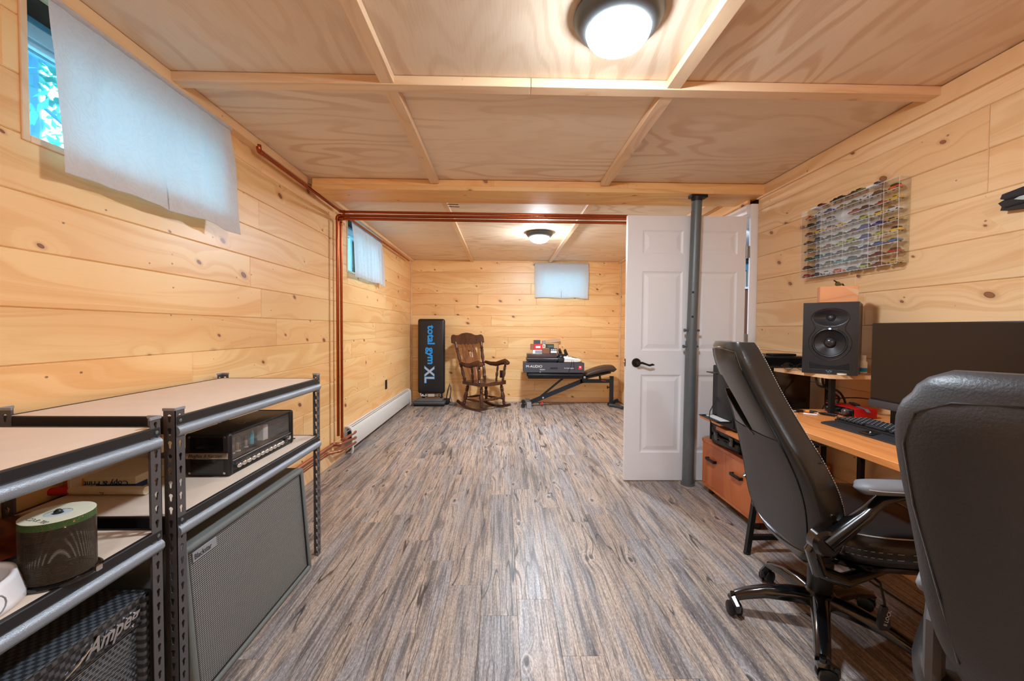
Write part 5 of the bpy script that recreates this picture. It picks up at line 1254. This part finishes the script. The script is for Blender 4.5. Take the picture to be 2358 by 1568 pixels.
MB().tube([(-.05, .02, .004), (-.06, .05, .12), (-.02, .06, .30), (.01, .05, .26), (.0, .02, .12), (.03, 0, .02), (-.03, -.05, .006), (.05, -.08, .006), (.12, -.04, .006)], .0055, 6).build('white_cord', GREYP, t)
MB().tube([(-.08, .03, .005), (-.05, .05, .20), (-.02, .06, .32), (.0, .06, .20), (-.02, .03, .05), (.02, -.02, .01)], .008, 7).build('black_strap', BLACK, t)
MB().rbox(-.10, -.02, -.02, .06, 0, .09, .01, 2).build('pulley', BLACKM, t)
MB().axis((0, -.07, .022), (.10, -.06, .022), [(0, .014), (.1, .02), (.9, .02), (1, .014)], 12).build('handle_grip', STEEL, t)

# rocking chair
RK = thing('rocking_chair', 'dark wooden rocking chair with turned spindles and heart cut-out splat', 'rocking chair', (-.285, 6.00, 0), radians(-47))
TILT = Matrix.Translation((0, 0, 0)) @ Matrix.Rotation(radians(-2), 4, 'Y')
def turned(p0, p1, r, name='leg', n=14, seq=None):
    seq = seq or [(0, .55), (.06, .75), (.10, 1.0), (.13, .7), (.16, 1.0), (.19, .65), (.24, .8), (.38, 1.15), (.50, 1.0), (.60, .65), (.64, 1.05), (.67, .7), (.71, 1.1), (.75, .75), (.80, 1.0), (.84, .65), (.92, .8), (1, .6)]
    return MB().axis(p0, p1, [(t_, r*k) for t_, k in seq], n).build(name, DARKW, RK)
SZ = .40
# rockers
for s_ in (-1, 1):
    y = s_*.215; top = []; bot_ = []
    R = .95
    for k in range(21):
        a = -0.40+.75*k/20; x = R*sin(a); z = R*(1-cos(a)); nx_, nz_ = -sin(a), cos(a)
        bot_.append((x+.02, z)); top.append((x+nx_*.036+.02, z+nz_*.036))
    b = MB(); n = 21
    vs = [(x, y-.014, z) for x, z in bot_]+[(x, y-.014, z) for x, z in top]+[(x, y+.014, z) for x, z in bot_]+[(x, y+.014, z) for x, z in top]
    fs = []
    for k in range(n-1): fs += [(k, k+1, n+k+1, n+k), (2*n+k, 3*n+k, 3*n+k+1, 2*n+k+1), (k, 2*n+k, 2*n+k+1, k+1), (n+k, n+k+1, 3*n+k+1, 3*n+k)]
    fs += [(0, n, 3*n, 2*n), (n-1, 2*n-1, 4*n-1, 3*n-1)]
    b.add(vs, fs); b.build('rocker', DARKW, RK, ang=30)
    turned((.215, y, .05), (.175, s_*.185, SZ-.02), .027, 'leg'); turned((-.185, y, .05), (-.14, s_*.165, SZ-.02), .027, 'leg')
    # arm
    ar = [(-.235, y*1.08, .655), (-.12, y*1.12, .635), (.0, y*1.16, .635), (.10, y*1.18, .662), (.19, y*1.18, .682), (.235, y*1.18, .668)]
    MB().tube(ar, [.016, .022, .025, .027, .031, .026], 10, flat=1.4).build('arm_rest', DARKW, RK)
    MB().axis((.225, y*1.18-.034, .664), (.225, y*1.18+.034, .664), [(0, .026), (.5, .032), (1, .026)], 16).build('arm_scroll', DARKW, RK)
    turned((.17, s_*.222, SZ-.010), (.20, y*1.17, .665), .022, 'arm_post'); turned((.03, s_*.222, SZ-.012), (.04, y*1.15, .63), .019, 'arm_post')
    # back post
    turned((-.19, s_*.19, SZ-.012), (-.352, s_*.245, .955), .024, 'back_post', seq=[(0, .6), (.05, .9), (.08, 1.1), (.11, .75), (.2, 1.05), (.3, .9), (.36, .7), (.39, 1.1), (.42, .75), (.45, 1.1), (.48, .7), (.6, 1.15), (.72, .8), (.78, 1.1), (.81, .75), (.84, 1.1), (.88, .75), (.95, .9), (1, .8)])
turned((.20, -.205, .16), (.20, .205, .16), .017, 'stretcher', seq=[(0, .5), (.08, .8), (.14, 1.1), (.2, .75), (.3, 1.2), (.36, .8), (.42, 1.3), (.5, 1.45), (.58, 1.3), (.64, .8), (.7, 1.2), (.8, .75), (.86, 1.1), (.92, .8), (1, .5)])
turned((-.17, -.205, .16), (-.17, .205, .16), .013, 'stretcher', seq=[(0, .5), (.3, 1.1), (.5, 1.3), (.7, 1.1), (1, .5)])
for s_ in (-1, 1): turned((-.17, s_*.2, .14), (.20, s_*.2, .14), .013, 'stretcher', seq=[(0, .5), (.3, 1.1), (.5, 1.3), (.7, 1.1), (1, .5)])
# seat, scooped, thick front roll
def seatf(u, v, zt):
    x = -.225+.455*u; y = (-.245+.49*v)*(.86+.14*u)
    d = -.016*math.exp(-((x+.02)/.13)**2-((abs(y)-.09)/.09)**2)+.012*math.exp(-((x-.22)/.04)**2)*(math.cos(y*26)*.6+.4)
    return (x+(.012*cos(y*13) if u > .9 else 0), y, SZ+(d if zt else -.046)+.0*u)
b = MB().grid(lambda u, v: seatf(u, v, 1), 26, 26); m0 = MB().grid(lambda u, v: seatf(u, v, 0), 26, 26)
n0 = len(b.v); b.add(m0.v, m0.f)
bd = [i for i in range(26)]+[26*j+25 for j in range(1, 26)]+[26*25+i for i in range(24, -1, -1)]+[26*j for j in range(24, 0, -1)]
b.f += [(bd[i], bd[(i+1) % len(bd)], n0+bd[(i+1) % len(bd)], n0+bd[i]) for i in range(len(bd))]
b.build('seat', DARKW, RK, ang=50)
# crest rail: shaped outline, slightly curved, leaning
cr = []
KW = 1.18
tp = [(-.255, .955), (-.262, 1.0), (-.255, 1.05), (-.225, 1.072), (-.18, 1.060), (-.13, 1.062), (-.07, 1.088), (0, 1.098), (.07, 1.088), (.13, 1.062), (.18, 1.060), (.225, 1.072), (.255, 1.05), (.262, 1.0), (.255, .955)]
bt = [(.215, .935), (.185, .955), (.15, .925), (.08, .918), (0, .915), (-.08, .918), (-.15, .925), (-.185, .955), (-.215, .935)]
tp = [(a*KW, b_) for a, b_ in tp]; bt = [(a*KW, b_) for a, b_ in bt]
def crestx(y, z): return -.365-.175*(z-.98)*.9-.030*(1-(y/.31)**2)
TP = tp; N_ = len(tp)
btf = [(-.255+.51*k/(N_-1)) for k in range(N_)]
def zb(y):
    pts_ = sorted([(-.31, .945)]+bt+[(.31, .945)])
    for p, q in zip(pts_[:-1], pts_[1:]):
        if p[0] <= y <= q[0]: return p[1]+(q[1]-p[1])*(y-p[0])/(q[0]-p[0]+1e-9)
    return .94
def zt(y):
    pts_ = tp[1:-1]
    for p, q in zip(pts_[:-1], pts_[1:]):
        if p[0] <= y <= q[0] or (q[0] <= y <= p[0]): return p[1]+(q[1]-p[1])*(y-p[0])/(q[0]-p[0]+1e-9)
    return 1.0
b = MB()
for th in (-.011, .011):
    b.grid(lambda u, v: (crestx(-.306+.612*u, zb(-.306+.612*u)+(zt(-.306+.612*u)-zb(-.306+.612*u))*v)+th, -.306+.612*u, zb(-.306+.612*u)+(zt(-.306+.612*u)-zb(-.306+.612*u))*v), 41, 8)
n0 = 41*8; bd = list(range(41))+[41*j+40 for j in range(1, 8)]+[41*7+i for i in range(39, -1, -1)]+[41*j for j in range(6, 0, -1)]
b.f += [(bd[i], bd[(i+1) % len(bd)], n0+bd[(i+1) % len(bd)], n0+bd[i]) for i in range(len(bd))]
b.build('crest_rail', DARKW, RK, ang=40)
# splats
def splat(yc, outline, hole=None, name='splat'):
    """outline: list of (z, halfwidth) ; flat board following the lean"""
    b = MB(); rr = []
    for z, hw in outline:
        k = (z-SZ)/(.93-SZ); x = -.185-.185*k; y_ = yc*(.72+.28*k); rr.append([(x-.005, y_-hw, z), (x+.005, y_-hw, z), (x+.005, y_+hw, z), (x-.005, y_+hw, z)])
    b.loft(rr); o = b.build(name, simple('lighter_stained_wood', (120, 74, 44), .3, var=.15) if 'sw' not in globals() else globals()['sw'], RK, ang=30)
    return o
globals()['sw'] = wood('brown_stained_wood', (134, 84, 50), (92, 54, 32), knots=0, rough=.3, tint=.05, axis='z')
c_ = splat(0, [(SZ, .028), (.50, .036), (.62, .060), (.72, .068), (.80, .066), (.86, .052), (.925, .052)], name='centre_splat')
heart = [(0, .72), (.012, .745), (.014, .775), (.030, .80), (.028, .815), (.012, .82), (0, .81), (-.012, .82), (-.028, .815), (-.030, .80), (-.014, .775), (-.012, .745)]
c_.parent = None
k_ = MB().prism(heart, -.5, .1, 'yz').build('cutter', BLACK); boolean_cut(c_, k_)
k_ = MB().prism([(-.024, .95), (-.024, .885), (-.014, .868), (0, .862), (.014, .868), (.024, .885), (.024, .95)], -.6, .1, 'yz').build('cutter', BLACK); boolean_cut(c_, k_); c_.parent = RK; c_.name = 'centre_splat'
for s_ in (-1, 1):
    splat(s_*.105, [(SZ, .010), (.50, .014), (.66, .026), (.76, .034), (.83, .028), (.87, .012), (.925, .014)])
# weight bench
WB = thing('weight_bench', 'black adjustable weight bench in front of the far wall', 'weight bench', (0, 6.17, 0))
def bar(b, p0, p1, w_=.028, h_=.028, y=0):
    p0 = Vector((p0[0], y, p0[1])); p1 = Vector((p1[0], y, p1[1])); d = (p1-p0).normalized(); n_ = Vector((-d.z, 0, d.x)); q = Vector((0, 1, 0))
    vs = [p+n_*a*h_+q*c*w_ for p in (p0, p1) for a, c in ((-1, -1), (1, -1), (1, 1), (-1, 1))]
    return b.add(vs, [(0, 1, 2, 3), (4, 7, 6, 5), (0, 4, 5, 1), (1, 5, 6, 2), (2, 6, 7, 3), (3, 7, 4, 0)])
gv = simple('bench_vinyl', (24, 26, 30), .3, bump=.15, bscale=160)
MB().rbox(.345, 1.195, -.13, .13, .455, .520, .028, 3).build('back_pad', gv, WB); MB().rbox(.37, 1.16, -.09, .09, .425, .457, .004, 1).build('back_board', BLACKM, WB)
rings = []
for k in range(16):
    q = k/15; x = 1.215+.455*q; zt_ = .515+.13*math.sin(q*1.75)-.02*q; zb_ = .462+.095*q+(-.03 if q > .75 else 0)*(q-.75)*4; zc_ = (zt_+zb_)/2; hh = (zt_-zb_)/2*min(1, (1-(2*q-1)**8)**.5+.25); rings.append([(x, .15*math.copysign(abs(cos(a_))**.5, cos(a_)), zc_+hh*math.copysign(abs(sin(a_))**.6, sin(a_))) for a_ in [2*pi*i/20 for i in range(20)]])
MB().loft(rings).build('seat_pad', simple('brown_black_vinyl', (62, 46, 38), .45, bump=.15, bscale=160), WB, ang=60)
bar(MB(), (1.24, .44), (1.60, .525), .10, .012).build('seat_board', BLACKM, WB)
bar(MB(), (.40, .055), (1.24, .405), .022, .03).build('main_beam', NAVY, WB, ang=0); bar(MB(), (1.16, .385), (1.63, .385), .022, .028).build('rear_beam', NAVY, WB, ang=0)
bar(MB(), (1.635, .05), (1.635, .46), .025, .026).build('upright', NAVY, WB, ang=0)
bar(MB(), (.56, .14), (.90, .425), .012, .014).build('strut', BLACKM, WB, ang=0)
bar(MB(), (1.45, .50), (1.47, .37), .012, .014).build('seat_strut', BLACKM, WB, ang=0); bar(MB(), (1.47, .40), (1.54, .385), .006, .006, -.03).build('lever', COPPER, WB, ang=0)
MB().rbox(1.185, 1.26, -.04, .04, .37, .47, .006, 1).build('hinge_block', NAVY, WB)
MB().cyl((1.22, -.05, .445), (1.22, .05, .445), .018).build('pivot', CHROME, WB)
MB().rbox(.345, .415, -.20, .20, .028, .085, .006, 1).build('front_foot', STEEL, WB)
MB().rbox(.345, .415, -.215, -.195, .003, .095, .004, 1).build('foot_plate', GREYP, WB)
for z in (.030, .085):
    MB().axis((.30, -.13, z), (.30, -.07, z), [(0, .024), (.15, .0295), (.85, .0295), (1, .024)], 16).build('wheel', BLACK, WB)
MB().cyl((.30, -.14, .0575), (.36, -.14, .0575), .010).build('wheel_axle', BLACKM, WB)
b = MB(); [b.axis((x, -.0225, z), (x, -.0235, z), [(0, .007), (1, .007)], 10) for x, z in ((.78, .213), (.90, .263), (1.02, .313), (1.12, .355), (.68, .172))]; b.build('adjustment_hole', BLACK, WB)
MB().cyl((.60, -.045, .135), (.60, .03, .135), .014).build('knob', CHROME, WB); MB().cyl((.585, -.05, .055), (.585, .02, .055), .016).build('foot_roller', REDP, WB)
MB().axis((1.57, 0, .29), (1.61, 0, .29), [(0, .022), (.3, .022), (.35, .01), (1, .01)], 12).build('pin_knob', BLACK, WB)
b = MB().tube([(1.60, -.02, .026), (1.66, -.06, .026), (1.72, -.16, .026), (1.74, -.24, .026)], .026, 8, flat=.9); b.build('rear_foot', simple('foot_rubber', (60, 64, 66), .6), WB)
MB().tube([(1.60, .02, .026), (1.66, .06, .026), (1.72, .16, .026), (1.74, .24, .026)], .026, 8, flat=.9).build('rear_foot', BLACKM, WB)
MB().prism([(1.68, .05), (1.78, .05), (1.75, .105), (1.70, .085)], .05, .09, 'xz').build('stopper', BLACK, WB)

# boxes on the bench: local things at bench y
def bx_thing(name, label, cat, x0, x1, y0, y1, z0, z1, mat, rz=0, r=.003, grp=None):
    t = thing(name, label, cat, ((x0+x1)/2, (y0+y1)/2, z0), rz, grp); MB().rbox(-(x1-x0)/2, (x1-x0)/2, -(y1-y0)/2, (y1-y0)/2, 0, z1-z0, r, 1).build('box', mat, t); return t
CB = simple('dark_printed_card', (62, 60, 68), .55, var=.12)
t = bx_thing('product_box', 'long dark cardboard box with white M-AUDIO lettering on the bench', 'box', .300, 1.192, 6.02, 6.32, .5215, .668, CB, radians(-.6))
hw = .446
text('M-AUDIO', .050, 'lettering', WHITEP, t, basis((1, 0, 0), (0, 0, 1), (-hw+.035, -.1508, .075)), ext=.0006, sx=1.12)
text('Axiom', .028, 'lettering', WHITEP, t, basis((1, 0, 0), (0, 0, 1), (-hw+.235, -.1508, .038)), ext=.0006, shear=.4)
text('Pro Tools Express', .019, 'lettering', WHITEP, t, basis((1, 0, 0), (0, 0, 1), (hw-.295, -.1508, .062)), ext=.0006, offset=.0004)
MB().rbox(-.055, .055, -.1515, -.150, .052, .078, .002, 1).build('hand_hole', BLACK, t); MB().rbox(hw-.085, hw-.035, -.1515, -.150, .050, .105, .001, 1).build('red_badge', REDP, t)
MB().rbox(hw-.070, hw-.050, -.1525, -.1515, .075, .095, .001, 1).build('badge_mark', WHITEP, t); MB().rbox(-.21, -.19, -.1515, -.150, .006, .012, .001, 1).build('torn_spot', WHITEP, t)
t = bx_thing('drum_machine_case', 'dark keyboard case with silver front edge lying on the long box', 'case', .345, .802, 6.03, 6.26, .688, .738, NAVY, 0, .006)
MB().rbox(-.2285, .2285, -.1175, -.110, .034, .044, .002, 1).build('silver_edge', CHROME, t); MB().rbox(-.222, .215, -.095, .11, .050, .108, .006, 2).build('lid', simple('brown_black_lid', (70, 56, 54), .25), t)
MB().rbox(-.20, .21, -.09, .10, -.018, .0, .003, 1).build('rubber_base', BLACK, t)
def small_box(name, label, x0, x1, z0, z1, mat, y0=6.08, d=.08, rz=0): return bx_thing(name, label, 'box', x0, x1, y0, y0+d, z0, z1, mat, rz, .001, 'small boxes piled on the bench')
zt0 = .7965
t = small_box('accessory_box', 'white and grey small box at bottom left of the pile on the bench', .435, .575, zt0+.0005, zt0+.055, WHITEP); MB().rbox(-.035, .069, -.0408, -.04, .006, .048, .0003, 1).build('grey_panel', GREYP, t)
t = small_box('accessory_box', 'bright red small box with white label in the pile on the bench', .452, .578, zt0+.056, zt0+.145, REDP); MB().rbox(-.035, .035, -.0408, -.04, .028, .058, .0003, 1).build('white_label', WHITEP, t); text('focus', .018, 'lettering', REDP, t, basis((1, 0, 0), (0, 0, 1), (-.024, -.0412, .036)), ext=.0003) if False else None
t = small_box('accessory_box', 'reddish-brown narrow box at the left of the red box', .405, .4505, zt0+.056, zt0+.142, simple('rust_card', (150, 84, 62), .6))
t = small_box('accessory_box', 'small black box on top of the pile on the bench', .452, .545, zt0+.146, zt0+.200, simple('slate_card', (58, 66, 76), .5))
t = small_box('accessory_box', 'tiny tan carton right of the red box on the bench', .580, .622, zt0+.090, zt0+.136, CREAM); MB().rbox(-.008, .008, -.0408, -.04, .012, .034, .0003, 1).build('green_mark', GREENC, t)
t = small_box('accessory_box', 'brown box behind the black and white box on the bench', .582, .690, zt0+.001, zt0+.072, simple('walnut_card', (128, 84, 54), .6), 6.10)
t = small_box('accessory_box', 'black and white printed box at right of the pile on the bench', .692, .800, zt0+.003, zt0+.080, CB, 6.075); MB().rbox(-.044, .046, -.0408, -.04, .010, .040, .0003, 1).build('white_label', WHITEP, t)
for q in (-.03, .0, .03): MB().rbox(q-.008, q+.010, -.0408, -.04, .050, .064, .0003, 1).build('print_mark', WHITEP, t)
t = small_box('accessory_box', 'dark green-grey box lying on the brown box on the bench', .632, .752, zt0+.0815, zt0+.140, simple('green_black_card', (40, 44, 42), .5), 6.09, .08, radians(-3)); MB().rbox(-.035, .05, -.0408, -.04, .014, .044, .0003, 1).build('print_panel', simple('green_grey_print', (74, 92, 84), .6), t)
t = small_box('accessory_box', 'tiny grey carton standing on the tan carton on the bench', .583, .615, zt0+.137, zt0+.192, GREYP); MB().rbox(.0162, .019, -.04, .04, .0, .058, .0005, 1).build('dark_edge', BLACK, t)
t = thing('paper_strip', 'pale grey folded paper strip leaning on the wall above the bench', 'paper', (.76, 6.45, zt0+.145)); MB().prism([(-.13, 0), (.13, .03), (.13, .075), (-.13, .038)], -.004, .004, 'xz').build('strip', simple('tan_paper', (205, 172, 142), .7), t)
MB().rbox(-.10, .10, -.004, .060, -.148, .004, .002, 1).build('stand', simple('tan_card', (205, 165, 120), .7), t)
# sneakers
def shoe(loc, rz, label):
    t = thing('sneaker', label, 'shoe', loc, rz, 'sneakers on the bench')
    L0 = .30
    def sec(q):
        hw_ = .036+.012*math.sin(min(1, q*1.15)*pi*.9)*(1 if q > .4 else .6); hw_ *= (1-(2*q-1)**10)**.5 if 0 < q < 1 else .15
        h_ = .094 if q < .34 else .094-.046*((q-.34)/.66)**.8; h_ += .012*math.exp(-((q-.03)/.08)**2); h_ *= (1 if q < .9 else (1-((q-.9)/.1)**2*.55)); return hw_, h_
    rings = []
    for k in range(22):
        q = k/21; hw_, h_ = sec(q); rings.append([(L0*(q-.35), hw_*math.copysign(abs(cos(a))**.8, cos(a)), .022+(h_-.022)*(.5+.5*math.copysign(abs(sin(a))**.8, sin(a)))) for a in [2*pi*i/18 for i in range(18)]])
    MB().loft(rings).build('upper', WHITEP, t, ang=60)
    rings = []
    for k in range(22):
        q = k/21; hw_, _ = sec(q); hw_ = hw_*1.06+.001; zo = .014*max(0, (q-.75)/.25)**2; rings.append([(L0*1.03*(q-.355), hw_*cos(a), zo+.016+.016*math.copysign(abs(sin(a))**.5, sin(a))) for a in [2*pi*i/18 for i in range(18)]])
    MB().loft(rings).build('sole', simple('off_white_sole', (214, 206, 194), .6), t, ang=60)
    MB().loft([[(x+.030*cos(a)*.9, .026*sin(a), z) for a in [2*pi*i/14 for i in range(14)]] for x, z in ((-.045, .085), (-.048, .105), (-.040, .125), (-.02, .128))]).build('collar', BLACK, t, ang=60)
    b = MB().loft([[(x+.020*cos(a)*k_, w_*sin(a), z+.006*cos(a)) for a in [2*pi*i/12 for i in range(12)]] for x, z, w_, k_ in ((-.025, .105, .020, 1.3), (-.035, .135, .024, 1.1), (-.045, .165, .024, 1), (-.050, .185, .020, .9), (-.052, .195, .010, .4))]); b.build('tongue', BLACKM, t, ang=60)
    b = MB()
    for k in range(6): x = .0+.022*k; z = .098-.006*k; b.tube([(x, -.024, z-.012), (x+.008, 0, z), (x, .024, z-.012)], .004, 6)
    b.tube([(.0, -.026, .09), (.04, -.030, .06), (.045, -.034, .015)], .003, 6); b.build('laces', BLACK, t)
    b = MB().prism([(.05, .058), (.12, .052), (.17, .040), (.12, .064), (.06, .082)], -.020, .020, 'xz'); b.build('toe_overlay', BLACKM, t)
    return t
shoe((.965, 6.10, .6695), radians(-3), 'white sneaker with black laces, nearer one of the pair on the bench')
shoe((.90, 6.235, .6695), radians(14), 'white and black sneaker behind the nearer one, partly hidden')
b = MB().tube([(1.005, 6.012, .70), (1.0, 6.014, .66), (.985, 6.014, .60), (.965, 6.012, .54), (.96, 6.01, .50)], .003, 6); tag(b.build('shoelace', BLACK), 'black shoelace dangling over the front of the long box, left one', 'shoelace')
b = MB().tube([(1.03, 6.012, .70), (1.035, 6.014, .66), (1.04, 6.014, .60), (1.04, 6.012, .565)], .003, 6); tag(b.build('shoelace', BLACK), 'shorter black shoelace hanging over the long box, right one', 'shoelace')
t = thing('cap', 'dark navy cap lying behind the sneakers on the bench', 'cap', (.855, 6.12, .742)); 
MB().loft([[(.055*math.sqrt(max(0.02, 1-q*q))*cos(a)+.01*q, .07*math.sqrt(max(.02, 1-q*q))*sin(a), .058*q) for a in [2*pi*i/18 for i in range(18)]] for q in [k/8 for k in range(9)]]).build('crown', NAVY, t, ang=60)
MB().rbox(-.05, .05, -.06, .06, -.07, .0, .01, 2).build('brim_stack', BLACK, t)
